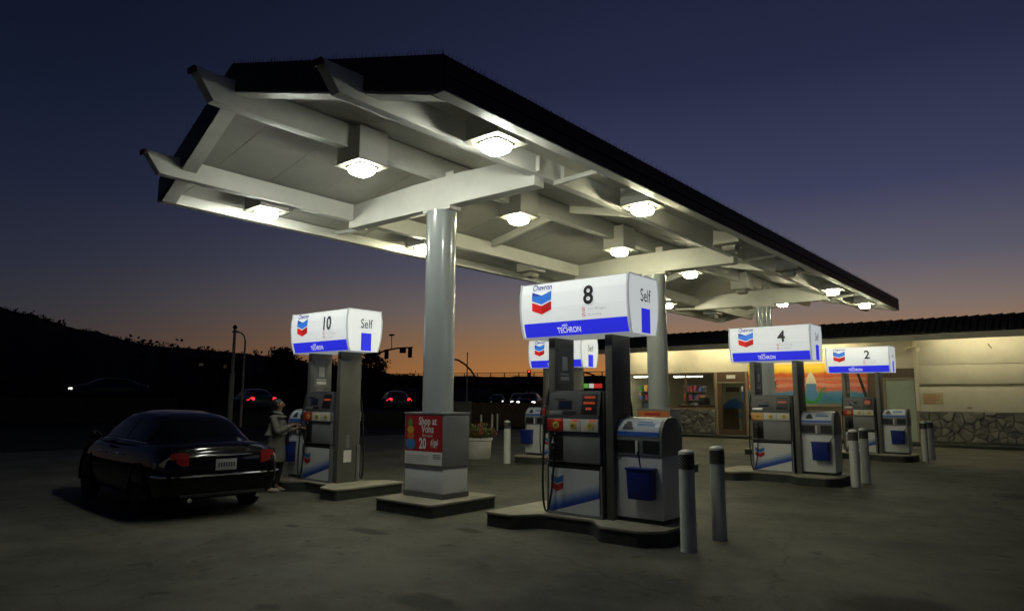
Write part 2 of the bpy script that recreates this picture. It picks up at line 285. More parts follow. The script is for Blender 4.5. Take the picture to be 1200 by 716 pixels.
# ------------------------------------------------------------------ helpers
def tag(o, label=None, cat=None, group=None, kind=None):
    if label: o['label'] = label
    if cat: o['category'] = cat
    if group: o['group'] = group
    if kind: o['kind'] = kind
    return o
def empty(name, loc=(0, 0, 0), rz=0.0):
    o = bpy.data.objects.new(name, None); COL.objects.link(o); o.location = loc; o.rotation_euler = (0, 0, rz); o.empty_display_size = 0.2
    return o
def link(name, me, parent=None, loc=None, rz=0.0):
    o = bpy.data.objects.new(name, me); COL.objects.link(o); o.parent = parent
    if loc: o.location = loc
    if rz: o.rotation_euler = (0, 0, rz)
    return o
class MB:
    def __init__(s): s.v = []; s.f = []; s.smooth = False
    def poly(s, vs):
        b = len(s.v); s.v += [tuple(p) for p in vs]; s.f.append(tuple(range(b, b+len(vs)))); return s
    def hexa(s, c):                      # 8 corners: bottom 4 ccw, top 4 ccw
        b = len(s.v); s.v += [tuple(p) for p in c]
        for q in ((3, 2, 1, 0), (4, 5, 6, 7), (0, 1, 5, 4), (1, 2, 6, 5), (2, 3, 7, 6), (3, 0, 4, 7)): s.f.append(tuple(b+i for i in q))
        return s
    def box(s, x0, x1, y0, y1, z0, z1):
        return s.hexa([(x0, y0, z0), (x1, y0, z0), (x1, y1, z0), (x0, y1, z0), (x0, y0, z1), (x1, y0, z1), (x1, y1, z1), (x0, y1, z1)])
    def prism(s, pts, a0, a1, ax='z'):   # 2-D outline (ccw) extruded
        def P(p, a): return {'z': (p[0], p[1], a), 'x': (a, p[0], p[1]), 'y': (p[0], a, p[1])}[ax]
        b = len(s.v); n = len(pts); s.v += [P(p, a0) for p in pts] + [P(p, a1) for p in pts]
        s.f.append(tuple(range(b+n-1, b-1, -1))); s.f.append(tuple(range(b+n, b+2*n)))
        for i in range(n): j = (i+1) % n; s.f.append((b+i, b+j, b+n+j, b+n+i))
        return s
    def tube(s, path, r, n=8, caps=True):
        path = [Vector(p) for p in path]; b0 = len(s.v); k = len(path)
        up_ = Vector((0, 0, 1))
        for i, p in enumerate(path):
            d = (path[min(i+1, k-1)]-path[max(i-1, 0)]).normalized()
            a = d.cross(up_ if abs(d.z) < 0.95 else Vector((1, 0, 0))).normalized(); c = d.cross(a).normalized()
            rr = r[i] if isinstance(r, (list, tuple)) else r
            for q in range(n):
                t = 2*math.pi*q/n; s.v.append(tuple(p+a*rr*math.cos(t)+c*rr*math.sin(t)))
        for i in range(k-1):
            for q in range(n): q2 = (q+1) % n; s.f.append((b0+i*n+q, b0+i*n+q2, b0+(i+1)*n+q2, b0+(i+1)*n+q))
        if caps: s.f.append(tuple(b0+q for q in range(n))[::-1]); s.f.append(tuple(b0+(k-1)*n+q for q in range(n)))
        return s
    def lathe(s, prof, n=24, c=(0, 0, 0), sq=0.0):
        b0 = len(s.v); k = len(prof)
        for (r, z) in prof:
            for q in range(n):
                t = 2*math.pi*q/n; ct, st = math.cos(t), math.sin(t)
                e = 1.0/max(abs(ct), abs(st)); m_ = 1+(e-1)*sq
                s.v.append((c[0]+r*m_*ct, c[1]+r*m_*st, c[2]+z))
        for i in range(k-1):
            for q in range(n): q2 = (q+1) % n; s.f.append((b0+i*n+q, b0+i*n+q2, b0+(i+1)*n+q2, b0+(i+1)*n+q))
        s.f.append(tuple(b0+q for q in range(n))[::-1]); s.f.append(tuple(b0+(k-1)*n+q for q in range(n)))
        return s
    def mesh(s, name, m, smooth=False, bevel=0.0, angle=35):
        me = bpy.data.meshes.new(name); me.from_pydata(s.v, [], s.f)
        bm = bmesh.new(); bm.from_mesh(me)
        if bevel:
            bmesh.ops.remove_doubles(bm, verts=bm.verts, dist=1e-5)
            es = [e for e in bm.edges if len(e.link_faces) == 2 and e.calc_face_angle(0) > R(30)]
            bmesh.ops.bevel(bm, geom=es, offset=bevel, segments=2, affect='EDGES', profile=0.6)
        bmesh.ops.recalc_face_normals(bm, faces=bm.faces)
        bm.to_mesh(me); bm.free()
        me.materials.append(M[m] if isinstance(m, str) else m)
        if smooth or bevel:
            me.polygons.foreach_set('use_smooth', [True]*len(me.polygons))
            me.set_sharp_from_angle(angle=R(angle))
        me.update(); return me
    def build(s, name, m, parent=None, smooth=False, bevel=0.0, loc=None, rz=0.0, angle=35):
        return link(name, s.mesh(name, m, smooth, bevel, angle), parent, loc, rz)
def box(name, m, parent, x0, x1, y0, y1, z0, z1, bevel=0.0, loc=None): return MB().box(x0, x1, y0, y1, z0, z1).build(name, m, parent, bevel=bevel, loc=loc)

_tx = {}
def text_geo(s, size=1.0, sx=1.0, shear=0.0, space=1.0, bold=0.0):
    k = (s, sx, shear, space, bold)
    if k not in _tx:
        cu = bpy.data.curves.new('t', 'FONT'); cu.body = s; cu.align_x = 'CENTER'; cu.align_y = 'BOTTOM_BASELINE'; cu.size = 1.0; cu.shear = shear; cu.space_character = space
        cu.offset = bold; cu.resolution_u = 3
        o = bpy.data.objects.new('t', cu); COL.objects.link(o)
        dg = bpy.context.evaluated_depsgraph_get(); dg.update(); me = o.evaluated_get(dg).to_mesh()
        _tx[k] = ([(v.co.x*sx, v.co.y) for v in me.vertices], [tuple(p.vertices) for p in me.polygons])
        o.evaluated_get(dg).to_mesh_clear(); bpy.data.objects.remove(o); bpy.data.curves.remove(cu)
    v, f = _tx[k]; return [(a*size, b*size) for a, b in v], f
def text(mb, s, size, mapf, **k):
    v, f = text_geo(s, size, **k); b = len(mb.v)
    mb.v += [mapf(a, c) for a, c in v]; mb.f += [tuple(b+i for i in q) for q in f]; return mb
def flat_mesh(mb, name, m):               # print: keep the faces as they are
    me = bpy.data.meshes.new(name); me.from_pydata(mb.v, [], mb.f); me.materials.append(M[m]); me.update(); return me

random.seed(7)

# ================================================================== SETTING
tag(MB().poly([(-900, -500, -0.02), (900, -500, -0.02), (900, 1300, -0.02), (-900, 1300, -0.02)]).build('ground', 'asphalt'), kind='structure')
tag(MB().poly([(-24, -9, 0), (16, -9, 0), (16, 36, 0), (-24, 36, 0)]).build('station_apron', 'apron'), kind='structure')

# ------------------------------------------------------------------ canopy
XC, YA, YB, HW = -7.75, 4.50, 25.75, 3.13
PROW = 0.54
SL = 0.22
ZR = 5.44                                     # deck underside at the ridge
deck = lambda dx: ZR-SL*abs(dx)
yfr = lambda dx: YA-PROW*(1-abs(dx)/HW)       # front roof edge
ybk = lambda dx: YB+PROW*(1-abs(dx)/HW)
can = tag(empty('canopy', (XC, 14.5, 0)), 'long white gabled canopy roof on three round grey columns over the fuel pumps', 'canopy')
def cl(mb):                                   # world coordinates -> canopy local
    mb.v = [(x-XC, y-14.5, z) for x, y, z in mb.v]; return mb
COLS = [7.45, 14.49, 21.53]; COLX = -7.62
# deck panels, each a sheet with an open joint to the next
ys = [YA-PROW-0.01]
while ys[-1] < YB+PROW: ys.append(min(YB+PROW, ys[-1]+0.885))
for s in (-1, 1):
    for k in range(len(ys)-1):
        y0, y1 = ys[k]+0.004, ys[k+1]-0.004
        # clip against the prow lines: outline in (dx, y)
        pts = []
        N = 6
        front = [(HW*q/N, max(y0, yfr(HW*q/N)+0.05)) for q in range(N+1)]
        back = [(HW*q/N, min(y1, ybk(HW*q/N)-0.05)) for q in range(N+1)]
        fr = [(a, b, c) for (a, b), (_, c) in zip(front, back) if c-b > 0.01]
        if len(fr) < 2: continue
        mb = MB()
        for (a, b, c), (a2, b2, c2) in zip(fr[:-1], fr[1:]):
            xa, xb = XC+s*max(a, 0.02), XC+s*a2; za, zb = deck(a), deck(a2); j = random.uniform(-.002, .002)
            mb.hexa([(xa, b, za+j), (xb, b2, zb+j), (xb, c2, zb+j), (xa, c, za+j), (xa, b, za+.02), (xb, b2, zb+.02), (xb, c2, zb+.02), (xa, c, za+.02)])
        cl(mb).build('deck_panel', 'deck_paint', can)
    # roof covering above the deck
    mb = MB(); a0, a1 = XC, XC+s*(HW-.05)
    mb.hexa([(a0, YA-PROW+.06, ZR+.03), (a1, YA+.06, deck(HW)+.03), (a1, YB-.06, deck(HW)+.03), (a0, YB+PROW-.06, ZR+.03),
             (a0, YA-PROW+.06, ZR+.14), (a1, YA+.06, deck(HW)+.14), (a1, YB-.06, deck(HW)+.14), (a0, YB+PROW-.06, ZR+.14)])
    cl(mb).build('roof_covering', 'roof_felt', can)
    # eave fascia: dark outer board, white inner beam
    x0 = XC+s*HW
    zb = deck(HW)-.15
    xs = sorted((x0, x0-s*.035)); cl(MB().box(xs[0], xs[1], YA, YB, zb, zb+.36)).build('eave_fascia', 'fascia_dark', can, bevel=.004)
    xs = sorted((x0-s*.036, x0-s*.125)); cl(MB().box(xs[0], xs[1], YA+.15, YB-.15, zb+.006, zb+.16)).build('eave_beam', 'canopy_white', can, bevel=.004)
    xs = sorted((x0-s*.004, x0-s*.16)); cl(MB().box(xs[0], xs[1], YA+.02, YB-.02, zb-.016, zb-.002)).build('eave_lip', 'canopy_white', can)
    # rake fascias front and back
    for (e, yf) in ((1, yfr), (-1, ybk)):
        pa, pb = (XC+s*HW, yf(HW)), (XC, yf(0))
        def rk(t0, t1, z0, z1, ins):
            y_a0, y_b0 = pa[1]+e*t0, pb[1]+e*t0; y_a1, y_b1 = pa[1]+e*t1, pb[1]+e*t1
            za, zc = deck(HW), deck(0)
            return MB().hexa([(pa[0]-s*ins, y_a0, za+z0), (pb[0], y_b0, zc+z0), (pb[0], y_b1, zc+z0), (pa[0]-s*ins, y_a1, za+z0),
                              (pa[0]-s*ins, y_a0, za+z1), (pb[0], y_b0, zc+z1), (pb[0], y_b1, zc+z1), (pa[0]-s*ins, y_a1, za+z1)])
        cl(rk(0.0, 0.035, -.15, .21, 0.0)).build('rake_fascia', 'fascia_dark', can, bevel=.004)
        cl(rk(0.004, 0.21, -.167, -.153, .17)).build('rake_lip', 'canopy_white', can)
        cl(rk(0.036, 0.17, -.144, .012, .14)).build('rake_beam', 'canopy_white', can, bevel=.004)
# long beams with raked tips
def long_beam(name, dx, w, zb, zt, yt, ob):
    x0, x1 = XC+dx-w/2, XC+dx+w/2; y2 = 2*15.125-yt
    cl(MB().hexa([(x0, yt+ob, zb), (x1, yt+ob, zb), (x1, y2-ob, zb), (x0, y2-ob, zb), (x0, yt, zt), (x1, yt, zt), (x1, y2, zt), (x0, y2, zt)])).build(name, 'canopy_white', can, bevel=.006)
    cl(MB().hexa([(x0+.003, yt-.012, zt-.07), (x1-.003, yt-.012, zt-.07), (x1-.003, yt+.06, zt-.02), (x0+.003, yt+.06, zt-.02), (x0+.003, yt-.02, zt+.004), (x1-.003, yt-.02, zt+.004), (x1-.003, yt+.10, zt+.004), (x0+.003, yt+.10, zt+.004)])).build('beam_cap', 'beam_end', can)
for s in (-1, 1): long_beam('purlin', s*2.04, .14, 4.69, deck(2.04)-.012, 3.81, .22)
long_beam('ridge_beam', 0, .16, 5.07, deck(0)-.03, 3.48, .24)
for yc in COLS:
    # transverse beam: deepest over the column
    mb = MB(); xl, xr = XC-2.09, XC+2.01+.0
    pts = [(xl, 4.57), (xr+.05, 4.55), (xr+.05, 4.96), (COLX+.5, 5.03), (COLX-.5, 5.03), (xl, 4.97)]
    mb.prism(pts[::-1], yc-.11, yc+.11, 'y'); cl(mb).build('cross_beam', 'canopy_white', can, bevel=.006)
    cl(MB().box(COLX-.13, COLX+.13, yc+.12, yc+.34, 4.86, 5.20)).build('king_post', 'canopy_white', can, bevel=.005)
    cl(MB().box(COLX-.30, COLX+.30, yc-.125, yc+.125, 4.50, 4.552)).build('column_head', 'canopy_white', can, bevel=.005)
    cl(MB().lathe([(.235, .18), (.235, 4.50)], 40, (COLX, yc, 0))).build('column', 'column_paint', can, smooth=True)
    cl(MB().lathe([(.2365, 2.72), (.2378, 2.728), (.2365, 2.736)], 40, (COLX, yc, 0))).build('column_seam', 'column_paint', can, smooth=True)
    for s in (-1, 1):
        xa, xb = XC+s*2.11, XC+s*(HW-.125)
        for y in (yc-.14, yc+.45): cl(MB().box(min(xa, xa+s*.06), max(xa, xa+s*.06), y, y+.014, 4.72, deck(2.2)-.02)).build('stiffener', 'canopy_white', can)
        yo = yc+.27
        cl(MB().hexa([(min(xa, xb), yo, 4.63), (max(xa, xb), yo, 4.63), (max(xa, xb), yo+.05, 4.63), (min(xa, xb), yo+.05, 4.63)] if False else [(x, y, (4.62 if abs(x-XC) < 2.5 else 4.67)) for x, y in ((min(xa, xb), yo), (max(xa, xb), yo), (max(xa, xb), yo+.05), (min(xa, xb), yo+.05))] +
                     [(x, y, (4.69 if abs(x-XC) < 2.5 else 4.73)) for x, y in ((min(xa, xb), yo), (max(xa, xb), yo), (max(xa, xb), yo+.05), (min(xa, xb), yo+.05))])).build('outrigger', 'canopy_white', can, bevel=.004)
for y in (11.0, 18.0, 24.2):
    for s in (-1, 1):
        a, b = .10, 1.96
        xa, xb = XC+s*a, XC+s*b; lo, hi = (xa, xb) if xa < xb else (xb, xa)
        zl, zh = deck(lo-XC), deck(hi-XC)
        cl(MB().hexa([(lo, y, zl-.15), (hi, y, zh-.15), (hi, y+.09, zh-.15), (lo, y+.09, zl-.15), (lo, y, zl-.004), (hi, y, zh-.004), (hi, y+.09, zh-.004), (lo, y+.09, zl-.004)])).build('joist', 'canopy_white', can, bevel=.004)
# bird spikes on the edge
mb = MB()
def spike(x, y, z):
    h = random.uniform(.05, .09); dx, dy = random.uniform(-.05, .05), random.uniform(-.05, .05); w = .003
    b = len(mb.v); mb.v += [(x-w, y-w, z), (x+w, y-w, z), (x, y+w, z), (x+dx, y+dy, z+h)]
    mb.f += [(b, b+1, b+3), (b+1, b+2, b+3), (b+2, b, b+3)]
for s in (-1, 1):
    y = YA
    while y < YB: spike(XC+s*(HW-.02), y, deck(HW)+.205); y += .024
    t = 0
    while t < HW: spike(XC+s*t, yfr(t)+.02, deck(t)+.205); t += .024
cl(mb); me = bpy.data.meshes.new('bird_spikes'); me.from_pydata(mb.v, [], mb.f); me.materials.append(M['spike_wire'])
tag(link('bird_spikes', me, can), kind='stuff')

# ------------------------------------------------------------------ canopy lights
LY = [5.92+3.52*k for k in range(6)]
row_words = {1: 'along the forecourt eave', 0: 'under the canopy ridge', -1: 'along the street eave'}
bay_words = ['in the end bay with the beam tips', 'just past the first column', 'just before the middle column', 'just past the middle column', 'just before the last column', 'in the end bay nearest the store']
lamp_meshes = {}
def lamp(r, k):
    x = {1: -5.17, 0: -7.68, -1: -10.14}[r]; z = {1: 4.60, 0: 4.85, -1: 4.625}[r]
    dead = (r, k) in ((1, 2), (1, 3), (-1, 2), (0, 4), (-1, 5))
    e = empty('canopy_light', (x, LY[k], z))
    tag(e, ('unlit ' if dead else 'glowing ')+'square drop light '+row_words[r]+', '+bay_words[k], 'canopy light', 'square drop lights under the canopy')
    top = deck(x-XC)-z
    def g(key, f):
        if key not in lamp_meshes: lamp_meshes[key] = f()
        return lamp_meshes[key]
    hi, lo_ = deck(abs(x-XC)-.25)-z-.03, deck(abs(x-XC)+.25)-z-.03
    if r == 0: hi = lo_ = deck(.3)-z-.03
    def housing():
        a, b = (lo_, hi) if r < 0 else (hi, lo_)
        return MB().hexa([(-.25, -.25, .012), (.25, -.25, .012), (.25, .25, .012), (-.25, .25, .012), (-.25, -.25, a), (.25, -.25, b), (.25, .25, b), (-.25, .25, a)]).mesh('housing', 'canopy_white', bevel=.004)
    link('housing', g(('h', r), housing), e)
    link('trim_plate', g('plate', lambda: MB().box(-.275, .275, -.275, .275, 0, .012).mesh('trim_plate', 'trim_paint', bevel=.003)), e)
    link('lens_frame', g('frame', lambda: MB().lathe([(.165, -.022), (.175, -.018), (.175, -.001), (.15, -.001)], 32, sq=.72).mesh('lens_frame', 'lamp_chrome', smooth=True)), e)
    lm = 'lamp_off' if dead else ('lamp_white' if k == 0 else 'lamp_warm')
    link('drop_lens', g('lens'+lm, lambda: MB().lathe([(.088, -.118), (.115, -.114), (.135, -.096), (.147, -.065), (.151, -.04), (.152, -.023)], 32, sq=.62).mesh('drop_lens', lm, smooth=True)), e)
for r in (1, 0, -1):
    for k in range(6): lamp(r, k)

# ------------------------------------------------------------------ column boxes (advertising)
def smooth_outline(pts, r=.08, n=4):
    out = []; N = len(pts)
    for i in range(N):
        p0, p, p1 = Vector(pts[i-1]), Vector(pts[i]), Vector(pts[(i+1) % N])
        a, b = (p0-p), (p1-p); q = min(r, a.length*.45, b.length*.45); a = p+a.normalized()*q; b = p+b.normalized()*q
        for k in range(n+1):
            t = k/n; out.append(tuple((1-t)**2*a+2*t*(1-t)*p+t*t*b))
    return out
def island(name, pts, loc, label, group, h=.18, mirror=1):
    if mirror < 0: pts = [(-x, y) for x, y in pts][::-1]
    o = smooth_outline(pts, .07)
    e = tag(empty(name, loc), label, 'kerb island', group)
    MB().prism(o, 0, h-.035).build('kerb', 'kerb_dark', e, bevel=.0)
    c = Vector((sum(p[0] for p in o)/len(o), sum(p[1] for p in o)/len(o)))
    o2 = [(p[0]+.012*(1 if p[0] > c.x else -1), p[1]+.012*(1 if p[1] > c.y else -1)) for p in o]
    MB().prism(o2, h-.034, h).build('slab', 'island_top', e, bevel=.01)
    return e
adwords = ['first column by the black sedan', 'middle column', 'last column toward the store']
for k, yc in enumerate(COLS):
    island('column_island', [(-.50, -.75), (.67, -.75), (.67, .60), (-.50, .60)], (COLX, yc, 0), 'low square kerbed concrete island around the foot of the '+adwords[k], 'square islands under the canopy columns')
    e = tag(empty('advertising_box', (COLX, yc, .18)), ('grey and white box around the first column carrying a red shopping poster', 'grey box around the middle column with an orange poster', 'grey and white box around the last column nearest the store')[k], 'advertising box', 'boxes around the canopy columns')
    X0, X1, Y0, Y1 = -.38, .44, -.31, .23
    box('upper_cabinet', 'panel_grey', e, X0, X1, Y0, Y1, .46, 1.19, .008)
    box('lower_cabinet', 'panel_white', e, X0+.012, X1-.012, Y0+.012, Y1-.012, .075, .438, .006)
    box('plinth', 'pylon_grey', e, X0-.004, X1+.004, Y0-.004, Y1+.004, 0, .074, .004)
    box('trim_band', 'pylon_grey', e, X0-.006, X1+.006, Y0-.006, Y1+.006, .439, .459, .003)
    box('top_cap', 'panel_grey', e, X0-.01, X1+.01, Y0-.01, Y1+.01, 1.191, 1.22, .004)
    yf = Y0-.006
    if k == 0:
        p = box('poster', 'poster_red', e, X0+.02, X1-.02, yf, Y0+.002, .66, 1.175)
        q = yf-.002
        def at(cx, cz): return lambda a, b: (cx+a, q, cz+b)
        t = MB(); text(t, 'Shop at', .155, at(.12, 1.045), sx=.80, bold=.022); text(t, 'Vons', .155, at(.12, .93), sx=.80, bold=.022)
        text(t, 'Earn up to', .06, at(.12, .868), sx=.85, bold=.01); text(t, '20', .21, at(.02, .70), sx=.72, bold=.03); text(t, '¢/gal', .125, at(.265, .755), sx=.72, bold=.025); text(t, 'in rewards', .035, at(.26, .715), sx=.8)
        link('lettering', flat_mesh(t, 'lettering', 'print_white'), p)
        # stacked sandcastle-like toy picture, printed shapes
        def disc(cx, cz, rx, rz, n=20, d=.002): return MB().poly([(cx+rx*math.cos(2*math.pi*i/n), q-d, cz+rz*math.sin(2*math.pi*i/n)) for i in range(n)])
        for (m_, cx, cz, rx, rz, d) in (('toy_blue', -.24, .76, .105, .085, .0), ('toy_orange', -.24, .88, .075, .06, .001), ('toy_yellow', -.24, .97, .07, .055, .002), ('toy_green', -.25, 1.07, .05, .06, .003)):
            link('printed_picture', flat_mesh(disc(cx, cz, rx, rz, d=d), 'printed_picture', m_), p)
        p2 = box('poster_footer', 'print_white', e, X0+.02, X1-.02, yf, Y0+.002, .47, .655)
        t = MB()
        for i in range(4): t.box(X0+.05, X0+.52, q, q+.0005, .50+.03*i, .504+.03*i)
        for i in range(3): t.box(X1-.20, X1-.05, q, q+.0005, .56+.025*i, .572+.025*i)
        t.build('small_print', 'print_grey', p2)
    elif k == 1:
        p = box('poster', 'poster_orange', e, X0+.02, X1-.02, yf, Y0+.002, .66, 1.175)
        q = yf-.002
        t = MB()
        for i, (a, b) in enumerate(((-.30, .10), (-.10, .30), (-.28, .32), (-.2, .2))): t.box(a, b, q, q+.0005, .75+.11*i, .80+.11*i)
        t.build('poster_picture', 'poster_red', p)
        box('poster_footer', 'print_white', e, X0+.02, X1-.02, yf, Y0+.002, .47, .655)

# ------------------------------------------------------------------ fuel pumps
ISL = [(-1.12, -.71), (-.68, -.69), (-.45, -.38), (.26, -.32), (.52, -.61), (1.06, -.61), (1.25, -.40), (1.25, .40), (1.06, .61), (.52, .61), (.26, .32), (-.45, .38), (-.68, .69), (-1.12, .71)]
ZT, ZB_ = 3.11, 2.40
def hd(z):
    t = (z-ZB_)/(ZT-ZB_); pts = [(0, .305), (.12, .335), (.3, .366), (.55, .386), (.8, .383), (1, .357)]
    for (a, b), (c, d) in zip(pts[:-1], pts[1:]):
        if t <= c: return b+(d-b)*(max(t, 0)-a)/(c-a)
    return pts[-1][1]
SZ = [ZB_+(ZT-ZB_)*i/10 for i in range(11)]
parts = {}                                          # name -> list of (key, mesh, sub list)
def strip(x0, x1, z0, z1, off, m, name):            # patch of the curved front face
    mb = MB(); zs = [z0+(z1-z0)*i/8 for i in range(9)]
    for a, b in zip(zs[:-1], zs[1:]): mb.poly([(x0, -hd(a)-off, a), (x1, -hd(a)-off, a), (x1, -hd(b)-off, b), (x0, -hd(b)-off, b)])
    return mb.mesh(name, m, smooth=True)
def fmap(cx, cz, off=.004): return lambda a, b: (cx+a, -hd(cz+b)-off, cz+b)
HX = .825
def cabinet():
    mb = MB(); prof = [(-hd(z)+.012, z) for z in SZ]+[(hd(z)-.012, z) for z in SZ[::-1]]
    return mb.prism(prof, -HX+.02, HX-.02, 'x').mesh('sign_cabinet', 'sign_trim', smooth=True)
def endpanel(s):
    mb = MB(); n = len(SZ); prof = [(-hd(z)+.03, z) for z in SZ]+[(hd(z)-.03, z) for z in SZ[::-1]]
    mb.prism(prof, s*(HX-.019), s*(HX+.004), 'x'); return mb.mesh('end_panel', 'sign_white', smooth=True)
def endtrim(s):
    mb = MB()
    for sy in (-1, 1):
        path = [(s*(HX-.006), sy*(hd(z)-.012), z) for z in SZ]; mb.tube(path, .016, 6)
    mb.box(min(s*(HX-.02), s*(HX+.006)), max(s*(HX-.02), s*(HX+.006)), -.36, .36, ZT-.008, ZT+.010); return mb.mesh('end_trim', 'sign_trim', smooth=True)
def chev(cx, ztop, w, h, drop, halves, m, off=.005):
    mb = MB()
    for s in halves:
        xo = cx+s*w/2
        vs = [(cx, ztop-drop), (xo, ztop), (xo, ztop-h), (cx, ztop-drop-h)]
        mb.poly([(x, -hd(z)-off, z) for x, z in vs])
    return mb
blue_h = ZB_+.19
EX, EW = -.46, .315
front_items = []                                    # (part, mesh) under the sign cabinet, front (and rotated for the back)
front_items.append(('sign_face', strip(-HX+.03, HX-.03, blue_h, ZT-.012, 0.0, 'sign_white', 'sign_face')))
front_items.append(('blue_band', strip(-HX+.055, HX-.03, ZB_+.01, blue_h-.004, 0.001, 'sign_blue', 'blue_band')))
front_items.append(('white_edge', strip(-HX+.03, -HX+.052, ZB_+.01, blue_h-.004, 0.001, 'sign_white', 'white_edge')))
front_items.append(('emblem_stripe', flat_mesh(chev(EX, ZB_+.60, EW, .118, .055, (-1,), ''), 'emblem_stripe', 'sign_blue_mid')))
front_items.append(('emblem_stripe', flat_mesh(chev(EX, ZB_+.60, EW, .118, .055, (1,), ''), 'emblem_stripe', 'sign_blue_light')))
front_items.append(('emblem_stripe', flat_mesh(chev(EX, ZB_+.463, EW, .112, .055, (-1,), ''), 'emblem_stripe', 'sign_red')))
front_items.append(('emblem_stripe', flat_mesh(chev(EX, ZB_+.463, EW, .112, .055, (1,), ''), 'emblem_stripe', 'sign_red_dark')))
front_items.append(('emblem_fold', flat_mesh(MB().poly([(x, -hd(z)-.007, z) for x, z in ((EX-EW/2, ZB_+.545), (EX, ZB_+.54), (EX+.0, ZB_+.43), (EX-EW/2, ZB_+.483))]), 'emblem_fold', 'sign_blue_light')))
t = MB(); text(t, 'Chevron', .112, fmap(EX, ZB_+.618, .007), shear=.15, sx=.80, bold=.016); front_items.append(('lettering', flat_mesh(t, 'lettering', 'sign_navy')))
t = MB(); text(t, 'TECHRON', .098, fmap(-.06, ZB_+.045), sx=.78, bold=.016); text(t, 'with', .055, fmap(-.12, ZB_+.122), sx=.9, bold=.008); front_items.append(('lettering', flat_mesh(t, 'lettering', 'sign_white')))
t = MB(); text(t, 'Turn Off Engine', .045, fmap(.385, ZB_+.30), sx=.9); front_items.append(('small_lettering', flat_mesh(t, 'small_lettering', 'sign_grey')))
t = MB(); text(t, 'No Smoking', .045, fmap(.345, ZB_+.235), sx=.9); front_items.append(('small_lettering', flat_mesh(t, 'small_lettering', 'sign_grey')))
for zz in (ZB_+.315, ZB_+.25):
    t = MB()
    for i in range(16):
        a, b = 2*math.pi*i/16, 2*math.pi*(i+1)/16
        t.poly([(.19+r*math.cos(q), -hd(zz)-.005, zz+r*math.sin(q)) for r, q in ((.020, a), (.027, a), (.027, b), (.020, b))])
    t.poly([(.19+a, -hd(zz)-.005, zz+b) for a, b in ((-.018, .013), (-.013, .018), (.018, -.013), (.013, -.018))])
    front_items.append(('prohibition_ring', flat_mesh(t, 'prohibition_ring', 'sign_red_dark')))
def end_items(s):
    mp = lambda cy, cz: (lambda a, b: (s*(HX+.007), cy+s*a, cz+b))
    t = MB(); text(t, 'Self', .225, mp(.03*s, ZB_+.40), sx=.80, bold=.006)
    o = [('lettering', flat_mesh(t, 'lettering', 'sign_ink'))]
    y0, y1 = sorted((s*-.075, s*.145))
    o.append(('blue_panel', flat_mesh(MB().poly([(s*(HX+.006), y0, ZB_+.012), (s*(HX+.006), y1, ZB_+.012), (s*(HX+.006), y1, ZB_+.315), (s*(HX+.006), y0, ZB_+.315)]), 'blue_panel', 'sign_blue')))
    return o
C_ = {'cab': cabinet(), 'e1': endpanel(1), 'e-1': endpanel(-1), 't1': endtrim(1), 't-1': endtrim(-1)}
E_ = {s: end_items(s) for s in (1, -1)}
B0 = .18
BX0, BX1, BY = -.46, .33, .275
def bmesh_box(*a, m='body_dark', bevel=.006, name='part'): return MB().box(*a).mesh(name, m, bevel=bevel)
pm = {
 'pylon': MB().box(0, .10, -.22, .22, B0, ZB_).mesh('pylon', 'pylon_grey', bevel=.006),
 'core': MB().box(BX0+.02, BX1+.03, -.20, .20, B0, 1.70).mesh('core', 'body_dark', bevel=.006),
 'base_frame': MB().box(BX0, BX1+.035, -BY, -.21, B0, B0+.035).box(BX0, BX0+.018, -BY, -.21, B0+.036, .80).box(BX1+.012, BX1+.035, -BY, -.21, B0+.036, .80).mesh('base_frame', 'panel_grey'),
 'lower_door': MB().box(-.375, .375, -.006, .0, 0, .53).mesh('lower_door', 'door_graphic'),
 'black_band': MB().box(BX0, BX1+.035, -BY+.03, -.21, .745, .815).mesh('black_band', 'black_plastic', bevel=.004),  # recessed black plastic strip between lower door and mid panel
 'mid_panel': MB().box(BX0, BX1, -BY+.015, -.205, .82, 1.195).mesh('mid_panel', 'panel_grey', bevel=.012),
 'nozzle_recess': MB().box(-.43, -.215, -BY+.008, -BY+.02, .84, 1.18).mesh('nozzle_recess', 'black_plastic', bevel=.004),
 'button_row': MB().box(BX0, BX1, -BY-.005, -.205, 1.20, 1.365).mesh('button_row', 'panel_grey', bevel=.006),
 'upper_panel': MB().hexa([(BX0, -BY-.002, 1.37), (BX1, -BY-.002, 1.37), (BX1, -.205, 1.37), (BX0, -.205, 1.37), (BX0, -BY+.06, 1.715), (BX1, -BY+.06, 1.715), (BX1, -.205, 1.715), (BX0, -.205, 1.715)]).mesh('upper_panel', 'body_dark', bevel=.012),
 'nozzle': MB().tube([(-.32, -BY-.03, 1.12), (-.32, -BY-.055, 1.05), (-.315, -BY-.06, .95), (-.31, -BY-.05, .87)], [.022, .034, .034, .022], 8).tube([(-.32, -BY-.02, 1.15), (-.32, -BY+.0, 1.18)], .014, 6).tube([(-.30, -BY-.06, 1.02), (-.285, -BY-.11, .98), (-.295, -BY-.10, .90), (-.31, -BY-.06, .87)], .008, 6).mesh('nozzle', 'black_plastic', smooth=True),
 'breakaway': MB().tube([(-.47, -BY-.03, 1.30), (-.47, -BY-.03, 1.22)], .026, 8).mesh('breakaway', 'black_plastic', smooth=True),
}
hp = []
P0, P1, P2, P3 = Vector((-.31, -BY-.05, .88)), Vector((-.33, -BY-.10, -.12)), Vector((-.53, -BY-.10, .02)), Vector((-.47, -BY-.03, 1.25))
for i in range(25):
    t_ = i/24; hp.append(tuple((1-t_)**3*P0+3*t_*(1-t_)**2*P1+3*t_*t_*(1-t_)*P2+t_**3*P3))
hp = [(x, y, max(z, B0+.02)) for x, y, z in hp]
